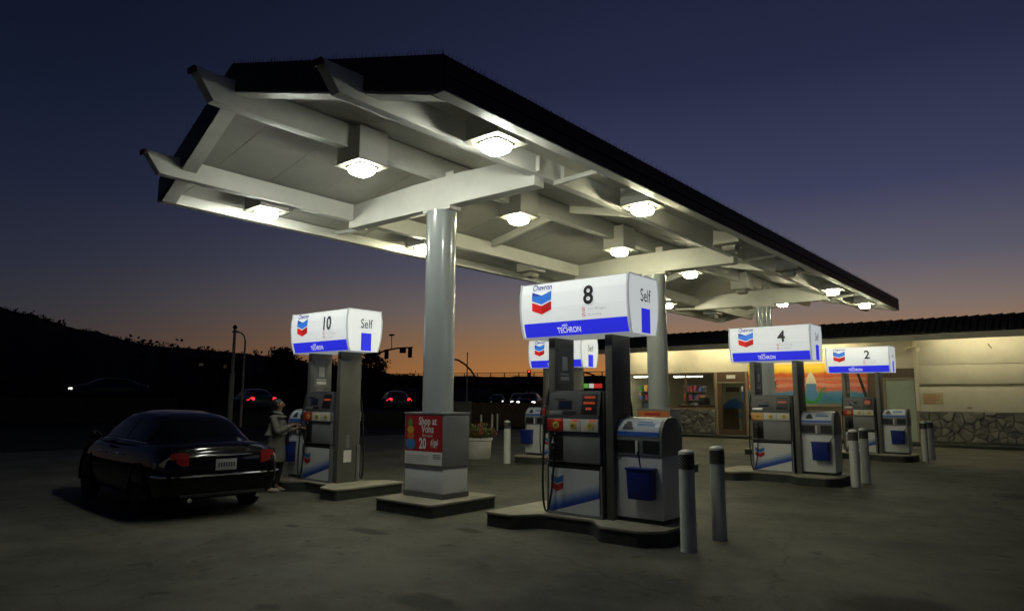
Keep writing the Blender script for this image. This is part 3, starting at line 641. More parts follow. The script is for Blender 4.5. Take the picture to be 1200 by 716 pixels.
hp += [(-.475, -BY+.01, 1.5), (-.472, -.20, 1.75), (-.466, -.12, 2.1)]
pm['hose'] = MB().tube(hp, .013, 8).mesh('hose', 'rubber', smooth=True)
sl = lambda z: -BY-.002+.062*(z-1.37)/.345           # sloped upper panel
def slab_on(x0, x1, z0, z1, th=.006): return MB().hexa([(x0, sl(z0)-th, z0), (x1, sl(z0)-th, z0), (x1, sl(z0)+.01, z0), (x0, sl(z0)+.01, z0), (x0, sl(z1)-th, z1), (x1, sl(z1)-th, z1), (x1, sl(z1)+.01, z1), (x0, sl(z1)+.01, z1)])
pm['card_slot'] = slab_on(-.36, -.20, 1.60, 1.615).mesh('card_slot', 'black_plastic')
pm['screen'] = slab_on(-.28, -.10, 1.49, 1.58).mesh('screen', 'screen_blue', bevel=.003)
pm['screen_bezel'] = slab_on(-.30, -.08, 1.475, 1.595, .003).mesh('screen_bezel', 'black_plastic', bevel=.003)
pm['receipt_slot'] = slab_on(-.20, -.02, 1.415, 1.455).mesh('receipt_slot', 'black_plastic')
pm['keypad'] = slab_on(-.42, -.22, 1.405, 1.455, .010).mesh('keypad', 'steel_brushed', bevel=.003)
pm['price_display'] = slab_on(.06, .29, 1.42, 1.67, .003).mesh('price_display', 'black_plastic', bevel=.003)
def led(z, n, x0, x1):
    mb = MB(); w = (x1-x0)/n
    for i in range(n): a = x0+i*w; mb.hexa([(a, sl(z)-.006, z), (a+w*.72, sl(z)-.006, z), (a+w*.72, sl(z)-.003, z), (a, sl(z)-.003, z), (a, sl(z+.028)-.006, z+.028), (a+w*.72, sl(z+.028)-.006, z+.028), (a+w*.72, sl(z+.028)-.003, z+.028), (a, sl(z+.028)-.003, z+.028)])
    return mb.mesh('led_digits', 'led_red')
LEDS = {'full': [led(1.615, 6, .10, .26), led(1.545, 6, .09, .26), led(1.475, 3, .13, .22)], 'round': [led(1.59, 3, .12, .24), led(1.555, 4, .10, .26), led(1.52, 3, .12, .24)], 'bar': [led(1.56, 5, .09, .27)]}
GB = [(BX0+.008, BX0+.26), (BX0+.268, BX0+.52), (BX0+.528, BX1-.008)]
def gbut(i, m): return MB().box(GB[i][0], GB[i][1], -BY-.012, -BY-.004, 1.208, 1.357).mesh('grade_button', m, bevel=.003)
gm = {(i, m): gbut(i, m) for i in range(3) for m in ('button_red', 'button_white', 'button_orange')}
def goct(i):
    cx = (GB[i][0]+GB[i][1])/2+.02; y = -BY-.0125
    return MB().prism([(cx+.052*math.cos(R(22.5+45*k)), 1.28+.048*math.sin(R(22.5+45*k))) for k in range(8)], y-.004, y, 'y').mesh('octane_badge', 'button_yellow', bevel=.001)
gocts = [goct(i) for i in range(3)]
def gtop(i):
    cx = (GB[i][0]+GB[i][1])/2+.05; y = -BY-.0125
    return MB().box(cx-.05, cx+.05, y-.002, y, 1.335, 1.352).mesh('grade_price', 'led_red')
gtops = [gtop(i) for i in range(3)]
def goctn(i):
    cx = (GB[i][0]+GB[i][1])/2+.02; t = MB(); text(t, ('87', '89', '91')[i], .055, lambda a, b: (cx+a, -BY-.018, 1.26+b), bold=.01); return flat_mesh(t, 'octane_number', 'print_dark')
goctt = [goctn(i) for i in range(3)]
lemb = []
for (zt, m_) in ((.60, 'paint_blue_mid'), (.51, 'paint_red')):
    mb = MB()
    for s in (-1, 1): mb.poly([(-.25, -.008, zt-.04), (-.25+s*.095, -.008, zt), (-.25+s*.095, -.008, zt-.075), (-.25, -.008, zt-.115)])
    mb.v = [(x, y, z-.15) for x, y, z in mb.v]; lemb.append(flat_mesh(mb, 'emblem_stripe', m_))
pm['service_sticker'] = MB().box(.4955, .499, -.10, .06, .52, .72).mesh('service_sticker', 'print_white')
pm['small_sticker'] = MB().box(.4955, .499, -.06, .01, .76, .98).mesh('small_sticker', 'print_grey')
pm['placard'] = MB().box(-.3695, -.366, -.15, .15, 1.80, 2.28).mesh('instruction_placard', 'panel_grey')
pm['placard_print'] = MB().box(-.3655, -.3645, -.10, .10, 1.85, 1.90).box(-.3655, -.3645, -.10, .10, 1.92, 1.94).box(-.3655, -.3645, -.06, .06, 1.98, 2.16).mesh('placard_print', 'print_white')
pm['conduit'] = MB().box(.497, .512, .17, .19, .25, .80).mesh('conduit', 'steel_brushed')

def pump(n, loc, led_kind, first, label, red='button_red'):
    e = tag(empty('fuel_pump', loc), label, 'fuel pump', 'self-service fuel pumps under the canopy')
    link('side_pylon', pm['pylon'], e, (-.47, 0, 0)); link('side_pylon', pm['pylon'], e, (.395, 0, 0))
    link('core', pm['core'], e); pc = link('instruction_placard', pm['placard'], e); link('placard_print', pm['placard_print'], pc)
    for q in (0, 1):
        rz = math.pi*q
        def L(name, me, par=e, loc=None): 
            return link(name, me, par, loc, rz if par is e else 0)
        L('base_frame', pm['base_frame'])
        d = link('lower_door', pm['lower_door'], e, ((-.055, -.262, B0+.036) if q == 0 else (.055, .262, B0+.036)), rz)
        for m_ in lemb: link('emblem_stripe', m_, d)
        for nm in ('black_band', 'mid_panel', 'button_row', 'hose', 'breakaway'): L(nm, pm[nm])
        rec = L('nozzle_recess', pm['nozzle_recess']); L('nozzle', pm['nozzle'])
        u = L('upper_panel', pm['upper_panel'])
        for nm in ('screen_bezel', 'screen', 'card_slot', 'receipt_slot', 'keypad', 'price_display'): link(nm, pm[nm], u)
        for m_ in LEDS[led_kind]: link('led_digits', m_, u)
        for i in range(3):
            b = L('grade_button', gm[(i, red if i == 0 else 'button_white')])
            link('octane_badge', gocts[i], b); link('octane_number', goctt[i], b)
            if led_kind == 'full': link('grade_price', gtops[i], b)
    if loc[0] < -9:
        link('service_sticker', pm['service_sticker'], e); link('small_sticker', pm['small_sticker'], e)
    link('conduit', pm['conduit'], e)
    sc = link('sign_cabinet', C_['cab'], e)
    for s in (1, -1):
        link('end_panel', C_['e%d' % s], sc); link('end_trim', C_['t%d' % s], sc)
        for nm, me in E_[s]: link(nm, me, sc)
    for nm, me in front_items:
        link(nm, me, sc); link(nm, me, sc, rz=math.pi)
    t = MB(); text(t, str(n), .325, fmap(.27, ZB_+.38, .012), bold=.022, sx=.95 if n < 10 else .85)
    link('pump_number', flat_mesh(t, 'pump_number', 'sign_ink'), sc)
    return e
AP = 2.70
PY = [7.53, 14.57, 21.61]
PX1, PX0 = -4.955, -10.36
PUMPS = [(8, (PX1, PY[0], 0), 'full', 1), (10, (PX0, PY[0], 0), 'bar', -1), (6, (PX0, PY[1], 0), 'round', -1), (4, (PX1, PY[1], 0), 'bar', 1), (2, (PX1, PY[2], 0), 'round', 1)]
nearw = {8: 'near the two close bollards', 10: 'beside the black sedan', 6: 'by the white planter tub', 4: 'in front of the store mural', 2: 'by the pale store door'}
PUMPO = {}
for n, loc, lk, s in PUMPS:
    PUMPO[n] = pump(n, loc, lk, False, 'fuel pump under the lit sign numbered %d, %s' % (n, nearw[n]), 'button_orange' if n == 4 else 'button_red')
    island('pump_island', ISL, loc, 'waisted concrete pump island '+nearw[n], 'waisted islands under the fuel pumps', mirror=s)

# ------------------------------------------------------------------ windscreen service units
um = {}
def unit_meshes():
    W, D0, D1 = .315, -.25, .25
    um['cabinet'] = MB().box(-W, W, D0, D1, .05, .765).mesh('cabinet', 'panel_white', bevel=.008)
    um['plinth'] = MB().box(-W+.02, W-.02, D0+.02, D1-.02, 0, .049).mesh('plinth', 'black_plastic')
    prof = [(D0-.012, .768), (D1+.012, .768), (D1+.012, .98)]
    for i in range(9): a = R(0+90*i/8); prof.append((.05+(.212)*math.cos(a), .98+.235*math.sin(a)))
    prof += [(-.05, 1.215)]
    for i in range(1, 9): a = R(90+90*i/8); prof.append((-.05+.212*math.cos(a), .98+.235*math.sin(a)))
    um['hood'] = MB().prism(prof, -W-.008, W+.008, 'x').mesh('hood', 'panel_grey', bevel=.006)
    um['towel_slot'] = MB().box(-.285, -.03, D0-.016, D0-.011, .80, .945).mesh('towel_slot', 'black_plastic')
    um['waste_slot'] = MB().box(.075, .285, D0-.016, D0-.011, .80, .945).mesh('waste_slot', 'black_plastic')
    um['towel'] = MB().box(-.018, .012, D0-.03, D0-.018, .79, .945).mesh('towel', 'print_white', bevel=.003)
    def arc(a): return (-.05+.216*math.cos(a), .98+.239*math.sin(a))
    mb = MB(); A = [R(178-10*i) for i in range(7)]
    for a, b in zip(A[:-1], A[1:]): mb.poly([(-.28, arc(a)[0], arc(a)[1]), (.28, arc(a)[0], arc(a)[1]), (.28, arc(b)[0], arc(b)[1]), (-.28, arc(b)[0], arc(b)[1])])
    um['placard'] = mb.mesh('placard', 'placard', smooth=True)
    def arc2(a): return (-.05+.219*math.cos(a), .98+.242*math.sin(a))
    mb = MB(); a, b = R(176), R(164); mb.poly([(-.28, *arc2(a)), (.28, *arc2(a)), (.28, *arc2(b)), (-.28, *arc2(b))]); um['placard_stripe'] = mb.mesh('placard_stripe', 'stripe_blue')
    mb = MB()
    for (x0, x1, a, b) in ((-.02, .22, 146, 138), (-.02, .18, 134, 130)): a, b = R(a), R(b); mb.poly([(x0, *arc2(a)), (x1, *arc2(a)), (x1, *arc2(b)), (x0, *arc2(b))])
    um['placard_print'] = mb.mesh('placard_print', 'paint_blue_mid')
    mb = MB()
    for a, b, x0, x1 in ((158, 150, -.20, -.06), (150, 140, -.19, -.08), (140, 131, -.17, -.10)): a, b = R(a), R(b); mb.poly([(x0, *arc2(a)), (x1, *arc2(a)), (x1, *arc2(b)), (x0, *arc2(b))])
    um['placard_picture'] = mb.mesh('placard_picture', 'print_dark')
    um['lock'] = MB().lathe([(.014, 0), (.014, .01)], 10).mesh('lock', 'steel_brushed')
    um['latch'] = MB().box(-.30, -.22, D0-.012, D0+.001, .735, .755).mesh('latch', 'steel_brushed', bevel=.003)
    # bucket: tapered, open top
    mb = MB(); t0, t1 = .148, .156
    mb.hexa([(-t0, -.15, 0), (t0, -.15, 0), (t0, -.004, 0), (-t0, -.004, 0), (-t1, -.175, .35), (t1, -.175, .35), (t1, -.004, .35), (-t1, -.004, .35)])
    um['bucket'] = mb.mesh('bucket', 'bucket_blue', bevel=.018)
    um['bucket_rim'] = MB().box(-.165, .165, -.183, -.003, .335, .36).mesh('bucket_rim', 'bucket_blue', bevel=.008)
    um['handle'] = MB().tube([(.02, -.10, .25), (-.03, -.09, .52)], .009, 6).tube([(-.03, -.09, .52), (-.032, -.09, .545)], .013, 6).mesh('squeegee', 'black_plastic', smooth=True)
    um['handle2'] = MB().tube([(.10, -.09, .25), (.23, -.02, .48)], .009, 6).mesh('squeegee', 'black_plastic', smooth=True)
unit_meshes()
def unit(n, s, loc):
    e = tag(empty('service_unit', loc), 'white towel and waste unit '+nearw[n].replace('by ', 'on the pump island by ', 1) if n in (2, 6) else 'white towel and waste unit on the pump island '+nearw[n], 'service unit', 'towel and waste units beside the pumps')
    c = link('cabinet', um['cabinet'], e); link('plinth', um['plinth'], e); link('latch', um['latch'], c)
    h = link('hood', um['hood'], e)
    for nm in ('towel_slot', 'waste_slot', 'towel', 'placard', 'placard_stripe', 'placard_print', 'placard_picture'): link(nm, um[nm], h)
    bx_ = .085 if s > 0 else -.20
    b = tag(empty('wash_bucket', (loc[0]+bx_, loc[1]-.252, loc[2]+.28)), 'blue wash bucket hung on the towel unit '+nearw[n], 'bucket', 'blue wash buckets on the towel units')
    link('bucket', um['bucket'], b); link('rim', um['bucket_rim'], b)
    q = tag(link('squeegee', um['handle' if n == 8 or s < 0 else 'handle2'], None, b.location[:]), 'black squeegee in the blue bucket '+nearw[n], 'squeegee', 'squeegees in the wash buckets')
UX = .79
for n, loc, lk, s in PUMPS: unit(n, s, (loc[0]+s*UX, loc[1]+.10, .18))

# ------------------------------------------------------------------ bollards
bo = {'post': MB().lathe([(.088, 0), (.086, .03), (.084, .86)], 24).mesh('post', 'bollard_paint', smooth=True),
      'band': MB().lathe([(.0865, .862), (.0865, 1.02)], 24).mesh('band', 'hazard', smooth=True),
      'cap': MB().lathe([(.085, 1.021), (.08, 1.045), (.055, 1.062), (.01, 1.07)], 24).mesh('cap', 'bollard_paint', smooth=True)}
for (x, y, w) in ((-3.43, 7.13, 'by the pump numbered eight, the one farther from the store'), (-3.44, 7.96, 'by the pump numbered eight, the one nearer the store'), (-3.52, 14.45, 'by the pump numbered four, the one farther from the store'), (-3.53, 15.28, 'by the pump numbered four, the one nearer the store'),
                  (-3.53, 21.79, 'by the pump numbered two, the one farther from the store'), (-3.5, 22.6, 'by the pump numbered two, the one nearer the store'), (-11.44, 13.65, 'between the planter tub and fuel pump 6'), (-11.9, 7.35, 'by fuel pump 10, between the sedan and the person')):
    e = tag(empty('bollard', (x, y, 0), random.uniform(-.25, .25)), 'grey bollard '+w, 'bollard', 'grey bollards guarding the pump islands')
    for k in ('post', 'band', 'cap'): link(k, bo[k], e)

# ================================================================== STORE
SY = 30.0
store = tag(empty('store_building', (-8, SY, 0)), 'low cream convenience store with dark tiled roof and stone base beyond the pumps', 'building')
def st(mb): mb.v = [(x+8, y-SY, z) for x, y, z in mb.v]; return mb
def sbox(name, m, x0, x1, y0, y1, z0, z1, bevel=0.0, par=None): return st(MB().box(x0, x1, y0, y1, z0, z1)).build(name, m, par or store, bevel=bevel)
XL, XR = -18.2, 9.0
tag(MB().box(XL-.5, XR, 28.9, SY+.3, 0.0, .11).build('store_walk', 'kerb_dark', bevel=.02), kind='structure')
# upper wall and piers
W1 = (-17.6, -13.15)          # shop window band
sbox('upper_wall', 'wall_cream', XL, -4.98, SY, SY+.18, 2.86, 4.2)
sbox('wall_pier', 'wall_cream', XL, -17.6, SY, SY+.18, .11, 2.86)
sbox('back_wall', 'interior', XL, XR, SY+7.8, SY+8, .11, 4.2)
sbox('side_wall', 'wall_cream', XL, XL+.18, SY+.181, SY+7.8, .11, 4.2)
sbox('ceiling', 'interior', XL+.19, XR-.2, SY+.19, SY+7.79, 3.05, 3.15)
sbox('shop_floor', 'interior', XL+.19, -11.1, SY+.19, SY+7.79, .111, .14)
sbox('partition', 'interior', -11.2, -11.1, SY+.19, SY+7.79, .141, 3.04)
# windows: frame, glass
def window(x0, x1, z0, z1, mull, m='brown_frame'):
    w = empty('window', (0, 0, 0)); w.parent = store; w.name = 'window'
    bpy.data.objects.remove(w)
    mb = MB(); t = .06
    mb.box(x0, x1, SY-.02, SY+.10, z1-t, z1).box(x0, x1, SY-.02, SY+.10, z0, z0+t)
    for x in [x0]+mull+[x1-t]: mb.box(x, x+t, SY-.019, SY+.099, z0+t, z1-t)
    f = st(mb).build('window_frame', m, store)
    xs = [x0]+mull+[x1-t]
    for a, b in zip(xs[:-1], xs[1:]): st(MB().box(a+t, b, SY+.03, SY+.036, z0+t, z1-t)).build('pane', 'window_glass', f)
window(-17.6, -16.1, .45, 2.86, [], 'tan_frame')
window(-16.1, -12.95, 1.25, 2.86, [-14.4], 'brown_frame')
sbox('window_sill', 'tan_frame', -16.1, -12.95, SY-.06, SY+.12, 1.19, 1.249, .01)
# door with frame and transom
d = sbox('entrance_door', 'brown_frame', -12.94, -11.42, SY-.03, SY+.06, 2.42, 2.86)
sbox('door_jamb', 'tan_frame', -12.94, -12.82, SY-.05, SY+.08, .11, 2.859, par=d); sbox('door_jamb', 'tan_frame', -11.54, -11.42, SY-.05, SY+.08, .11, 2.859, par=d)
sbox('door_stile', 'brown_frame', -12.815, -12.62, SY-.02, SY+.05, .12, 2.415, par=d); sbox('door_stile', 'brown_frame', -11.66, -11.545, SY-.02, SY+.05, .12, 2.415, par=d)
sbox('door_rail', 'tan_frame', -12.815, -11.545, SY-.04, SY+.06, 2.36, 2.419, par=d)
sbox('door_rail', 'brown_frame', -12.615, -11.665, SY-.02, SY+.05, .12, .34, par=d)
sbox('door_glass', 'window_glass', -12.62, -11.66, SY+.01, SY+.018, .34, 2.36, par=d)
sbox('address_plate', 'print_white', -12.38, -11.98, SY-.036, SY-.031, 2.56, 2.72, par=d)
t = MB(); text(t, 'OPEN', .2, lambda a, b: (-12.14+a+8, -.002, 1.9+b), sx=.95, bold=.02)
pst = tag(MB().box(-12.55, -11.75, SY+.022, SY+.028, 1.25, 2.3).build('door_poster', 'paper_white'), 'pale poster with brown heading inside the store entrance door', 'poster')
mb = MB(); mb.box(-12.45, -11.85, SY+.016, SY+.0215, 1.98, 2.18); mb.build('poster_heading', 'brown_frame', pst)
mb = MB(); mb.prism([(-12.55, 1.25), (-11.75, 1.25), (-11.75, 1.55), (-12.0, 1.68), (-12.3, 1.62), (-12.55, 1.45)], SY+.016, SY+.0214, 'y'); mb.build('poster_picture', 'paint_blue_mid', pst)
# mural on tile panels
tiles = [-11.40+.79*i for i in range(6)]
sbox('mural_backing', 'tan_frame', -11.41, -6.64, SY+.001, SY+.18, .11, 2.859)
for r_, (z0, z1) in enumerate(((1.46, 2.42), (2.43, 3.12))):
    for x in tiles:
        o = st(MB().box(x+.006, x+.784, SY-.035, SY-.0015, z0, z1)).build('mural_panel', 'mural', store, bevel=.004)
sbox('mural_ledge', 'tan_frame', -11.41, -6.64, SY-.10, SY-.0015, 1.36, 1.455, .01)
def mpoly(name, pts, m, dy=.0): return st(MB().prism(pts, SY-.041-dy, SY-.0355-dy, 'y')).build(name, m, store)
mat('m_black', (0.015, 0.012, 0.01), .6); mat('m_cream', (0.72, 0.66, 0.48), .6); mat('m_sky', (0.10, 0.27, 0.50), .6); mat('m_green', (0.04, 0.30, 0.06), .6)
star = []
for i in range(18): r_ = .30 if i % 2 == 0 else .09; star.append((-10.35+r_*math.cos(2*math.pi*i/18), 2.28+r_*math.sin(2*math.pi*i/18)))
mpoly('painted_star', star, 'm_black')
bx0 = -8.78
mpoly('painted_bottle', [(bx0-.2, 1.62), (bx0+.2, 1.62), (bx0+.2, 2.3), (bx0-.2, 2.3)], 'm_sky')
mpoly('painted_bottle_tip', [(bx0-.21, 2.301), (bx0+.21, 2.301), (bx0+.17, 2.5), (bx0+.07, 2.72), (bx0, 2.82), (bx0-.07, 2.72), (bx0-.17, 2.5)], 'm_cream')
sn = [(-.35, 1.75), (-.30, 1.56), (-.05, 1.48), (.2, 1.53), (.38, 1.75), (.44, 2.05), (.60, 2.12), (.50, 2.16), (.36, 2.08), (.28, 1.8), (.15, 1.64), (-.05, 1.60), (-.18, 1.66), (-.24, 1.85)]
mpoly('painted_serpent', [(bx0+a, b) for a, b in sn], 'm_green', .006)
for (xa, xb, zt) in ((-7.55, -7.40, 3.1), (-7.15, -6.72, 3.05)):
    mpoly('painted_palm_trunk', [(xb, 1.5), (xb+.12, 1.5), ((xa+xb)/2+.09, 2.4), (xa+.1, zt), (xa, zt), ((xa+xb)/2-.02, 2.4)], 'm_black')
# side door
sbox('service_door_head', 'brown_frame', -6.62, -4.98, SY-.02, SY+.1, 2.50, 2.855)
sd = sbox('service_door', 'door_pale', -6.03, -5.06, SY-.01, SY+.05, .12, 2.42)
sbox('door_frame', 'tan_frame', -6.16, -6.035, SY-.04, SY+.07, .11, 2.495, par=sd); sbox('door_frame', 'tan_frame', -5.055, -4.98, SY-.04, SY+.07, .11, 2.495, par=sd); sbox('door_frame', 'tan_frame', -6.034, -5.056, SY-.04, SY+.07, 2.425, 2.495, par=sd)
sbox('door_knob', 'steel_brushed', -5.95, -5.89, SY-.06, SY-.011, 1.05, 1.12, .02, par=sd)
sbox('door_side_panel', 'brown_frame', -6.62, -6.165, SY-.015, SY+.09, .11, 2.495)
# siding on the right wing: wide lapped boards
zs = [1.235, 2.02, 2.045, 2.50, 2.515, 3.12, 3.135, 4.2]
wing = sbox('wing_wall', 'wall_cream', -4.979, XR, SY+.03, SY+.2, .11, 4.2)
for i, (z0, z1, pr) in enumerate(((1.24, 2.17, .02), (2.205, 2.24, .055), (2.26, 2.94, .02), (2.958, 4.18, .025))):
    sbox('siding_board', 'siding' if i != 1 else 'tan_frame', -4.97, XR, SY-pr, SY+.029, z0, z1, .008)
sbox('corner_board', 'wall_cream', -5.02, -4.88, SY-.07, SY+.028, 1.24, 4.19, .006)
# security lamp, alarm bell, notice
fl = tag(empty('flood_lamp', (-5.05, SY-.08, 3.62)), 'small twin flood lamp on the store corner above the pale door', 'wall lamp')
MB().lathe([(.06, 0), (.06, .05)], 12).build('mount', 'wall_cream', fl, smooth=True)
for s in (-1, 1): MB().tube([(0, 0, .03), (s*.16, -.10, -.02), (s*.25, -.20, -.08)], [.02, .05, .09], 10).build('lamp_head', 'wall_cream', fl, smooth=True)
nt_ = tag(MB().box(-4.80, -4.15, SY-.034, SY-.0205, 1.50, 1.92).build('notice_sign', 'notice', bevel=.003), 'small tan notice with red lines of print on the siding beside the store corner', 'notice sign')
mb = MB()
for i in range(6): mb.box(-4.77, -4.77+random.uniform(.35, .58), SY-.037, SY-.0345, 1.535+.062*i, 1.56+.062*i)
mb.build('print_lines', 'notice_ink', nt_)
sbox('vent_cover', 'tan_frame', -3.42, -3.28, SY-.045, SY-.0205, 1.36, 1.42, .01)
hg = tag(MB().tube([(-2.62, SY-.03, 3.66), (-2.60, SY-.10, 3.60), (-2.52, SY-.14, 3.50)], .02, 6).build('wall_hook', 'tan_frame', smooth=True), 'small metal bracket high on the store siding under the eave', 'bracket')
# rubble stone base: every stone a cell of an uneven packing
def cells(x0, x1, z0, z1, dx, dz):
    P = []; nx = max(2, int((x1-x0)/dx)); nz = max(2, int(round((z1-z0)/dz)))
    for j in range(nz):
        for i in range(nx+1):
            P.append((x0+(i+random.uniform(-.49, .49)+(.5 if j % 2 else 0))*(x1-x0)/nx, z0+(j+.5+random.uniform(-.45, .45))*(z1-z0)/nz))
    P = [p for p in P if x0 < p[0] < x1 and random.random() < .72]; out = []
    for p in P:
        poly = [(x0, z0), (x1, z0), (x1, z1), (x0, z1)]
        for q in P:
            if q is p or abs(q[0]-p[0]) > 2.2: continue
            mx_, mz_ = (p[0]+q[0])/2, (p[1]+q[1])/2; nx_, nz_ = q[0]-p[0], q[1]-p[1]; L = math.hypot(nx_, nz_); nx_, nz_ = nx_/L, nz_/L
            mx_ -= nx_*.006; mz_ -= nz_*.006; new = []
            for a, b in zip(poly, poly[1:]+poly[:1]):
                da = (a[0]-mx_)*nx_+(a[1]-mz_)*nz_; db = (b[0]-mx_)*nx_+(b[1]-mz_)*nz_
                if da <= 0: new.append(a)
                if da*db < 0: t = da/(da-db); new.append((a[0]+(b[0]-a[0])*t, a[1]+(b[1]-a[1])*t))
            poly = new
            if len(poly) < 3: break
        if len(poly) >= 3: out.append((p, poly))
    return out
def stones(x0, x1, z0, z1, dx=.31, dz=.135):
    for p, poly in cells(x0, x1, z0, z1, dx, dz):
        n = len(poly); dpt = random.uniform(.03, .11); mb = MB(); cx = sum(a for a, _ in poly)/n; cz = sum(b for _, b in poly)/n
        def ring(k, y): return [(cx+(a-cx)*k, y, cz+(b-cz)*k) for a, b in poly]
        rs = [ring(1, SY+.029), ring(1, SY-dpt*.45), ring(.90, SY-dpt*.85), ring(.62, SY-dpt)]
        for r_ in rs: mb.v += r_
        for i in range(3):
            for q in range(n): q2 = (q+1) % n; mb.f.append((i*n+q, i*n+q2, (i+1)*n+q2, (i+1)*n+q))
        mb.f.append(tuple(3*n+q for q in range(n))); st(mb).build('stone', random.choice(('stone_a', 'stone_b', 'stone_c', 'stone_a')), store, smooth=True, angle=50)
stones(-4.96, 2.5, .13, 1.225); stones(-16.08, -12.97, .13, 1.18)
sbox('stone_backing', 'mortar', -16.09, -12.955, SY+.02, SY+.17, .11, 1.185)
sbox('stone_cap', 'stone_b', -4.97, XR, SY-.06, SY+.0285, 1.205, 1.237, .006)
# eave: soffit, fascia, tiled slope with bumpy edge
EY = 28.75
sbox('soffit', 'wall_cream', XL-.6, XR, EY+.06, SY+.0, 4.02, 4.06)
sbox('eave_fascia', 'fascia_tan', XL-.6, XR, EY, EY+.05, 3.80, 4.02, .006)
rf = st(MB().hexa([(XL-.7, EY-.08, 4.0), (XR, EY-.08, 4.0), (XR, SY+8, 4.0), (XL-.7, SY+8, 4.0), (XL-.7, EY+.95, 4.56), (XR, EY+.95, 4.56), (XR, SY+7, 4.56), (XL-.7, SY+7, 4.56)])).build('roof', 'roof_tile_dark', store)
rf.location.z = .025
mb = MB(); x = XL-.7
while x < XR:
    for j in range(4):
        y0, z0 = EY-.10+j*.27, 4.03+j*.147; h = random.uniform(.05, .085)
        mb.prism([(x+.0, z0), (x+.20, z0), (x+.16, z0+h), (x+.04, z0+h)], y0, y0+.02, 'y')
        mb.hexa([(x, y0+.02, z0), (x+.2, y0+.02, z0), (x+.2, y0+.27, z0+.147), (x, y0+.27, z0+.147), (x+.04, y0+.02, z0+h), (x+.16, y0+.02, z0+h), (x+.16, y0+.27, z0+.147+h), (x+.04, y0+.27, z0+.147+h)])
    x += .215
tag(st(mb).build('roof_tiles', 'roof_tile_dark', store), kind='stuff')
mb = MB(); x = XL-.7
while x < XR: mb.tube([(x, EY+.98, 4.60), (x+.36, EY+.98, 4.63)], [.07, .09], 8); x += .35
tag(st(mb).build('ridge_tiles', 'roof_tile_dark', store, smooth=True), kind='stuff')
# lights tucked under the eave
for i, (a, b, w) in enumerate(((-17.2, -14.6, 'over the shop window'), (-13.9, -11.6, 'over the entrance door'), (-11.0, -7.0, 'over the mural'), (-4.4, -1.4, 'over the stone based wing'))):
    e = tag(empty('eave_light', ((a+b)/2, 29.15, 3.98)), 'fluorescent strip light tucked under the store eave '+w, 'strip light', 'strip lights under the store eave')
    h = (b-a)/2
    MB().box(-h, h, -.06, .06, .0, .035).build('housing', 'wall_cream', e)
    MB().tube([(-h+.05, 0, -.02), (h-.05, 0, -.02)], .019, 8).build('tube', 'soffit_tube' if i == 3 else 'soffit_tube_bright', e, smooth=True)
# inside the shop
for i, (x, y, w) in enumerate(((-15.0, 31.6, 'by the shop window'), (-13.4, 33.8, 'farther inside the shop'), (-16.75, 30.75, 'over the snack shelves'))):
    e = tag(empty('ceiling_light', (x, y, 2.72)), 'fluorescent ceiling strip inside the store '+w, 'ceiling light', 'ceiling strips inside the store')
    MB().box(-.75, .75, -.08, .08, .03, .098).build('housing', 'print_white', e); MB().box(-.5, -.48, -.01, .01, .099, .325).box(.48, .5, -.01, .01, .099, .325).build('hanger', 'steel_brushed', e); MB().box(-.72, .72, -.06, .06, 0, .029).build('tube', 'tube_light', e)
goods = [(0.5, .06, .03), (.5, .28, .04), (.08, .12, .35), (.35, .32, .25), (.06, .2, .06), (.4, .05, .12), (.12, .08, .05)]
for i, c in enumerate(goods): mat('goods_%d' % i, c, .5)
def shelf(x0, x1, y, w, rows=5):
    e = tag(empty('goods_shelf', ((x0+x1)/2, y, .14)), 'shop shelf packed with colourful snack packets '+w, 'shelf', 'goods shelves inside the store')
    h = (x1-x0)/2
    mb = MB(); mb.box(-h, h, .02, .05, 0, 2.2)
    for r_ in range(rows): mb.box(-h, h, -.30, .019, .2+r_*.42, .22+r_*.42)
    mb.build('rack', 'shelf_grey', e)
    for k in range(7):
        mb = MB()
        for r_ in range(rows):
            x = -h+.02
            while x < h-.15:
                wd = random.uniform(.09, .2)
                if random.randrange(7) == k: mb.box(x, x+wd-.01, -.27-random.uniform(0, .02), -.08, .221+r_*.42, .221+r_*.42+random.uniform(.18, .32))
                x += .14+.02*((r_*7+int(x*50)) % 3)
        if mb.v: tag(mb.build('packets', 'goods_%d' % k, e), kind='stuff')
shelf(-17.55, -16.0, 31.55, 'right behind the corner window'); shelf(-16.0, -14.9, 33.4, 'beyond the counter', 5); shelf(-13.6, -12.2, 34.6, 'beside the blue menu board', 5)
ct = tag(empty('shop_counter', (-14.0, 32.0, .14)), 'dark shop counter with a till behind the store window', 'counter')
MB().box(-1.6, 1.2, -.3, .3, 0, 1.2).build('counter_body', 'brown_frame', ct); MB().box(-1.65, 1.25, -.34, .34, 1.201, 1.24).build('counter_top', 'tan_frame', ct)
tl = tag(MB().box(-14.6, -14.15, 31.85, 32.15, 1.381, 1.75).build('till', 'black_plastic', bevel=.02), 'black till on the shop counter', 'till')
scn = tag(MB().box(-13.85, -13.15, 33.9, 34.0, 1.55, 2.3).build('menu_board', 'paint_blue_mid'), 'blue menu board at the back of the shop', 'board')
MB().box(-13.85, -13.15, 33.88, 33.899, 2.05, 2.3).build('board_heading', 'print_white', scn)
pp = tag(MB().box(-15.55, -15.0, SY-.20, SY-.19, .16, 1.1).build('paper_sheet', 'paper_white'), 'tall white paper sign leaning on the stone below the shop window', 'paper sign')

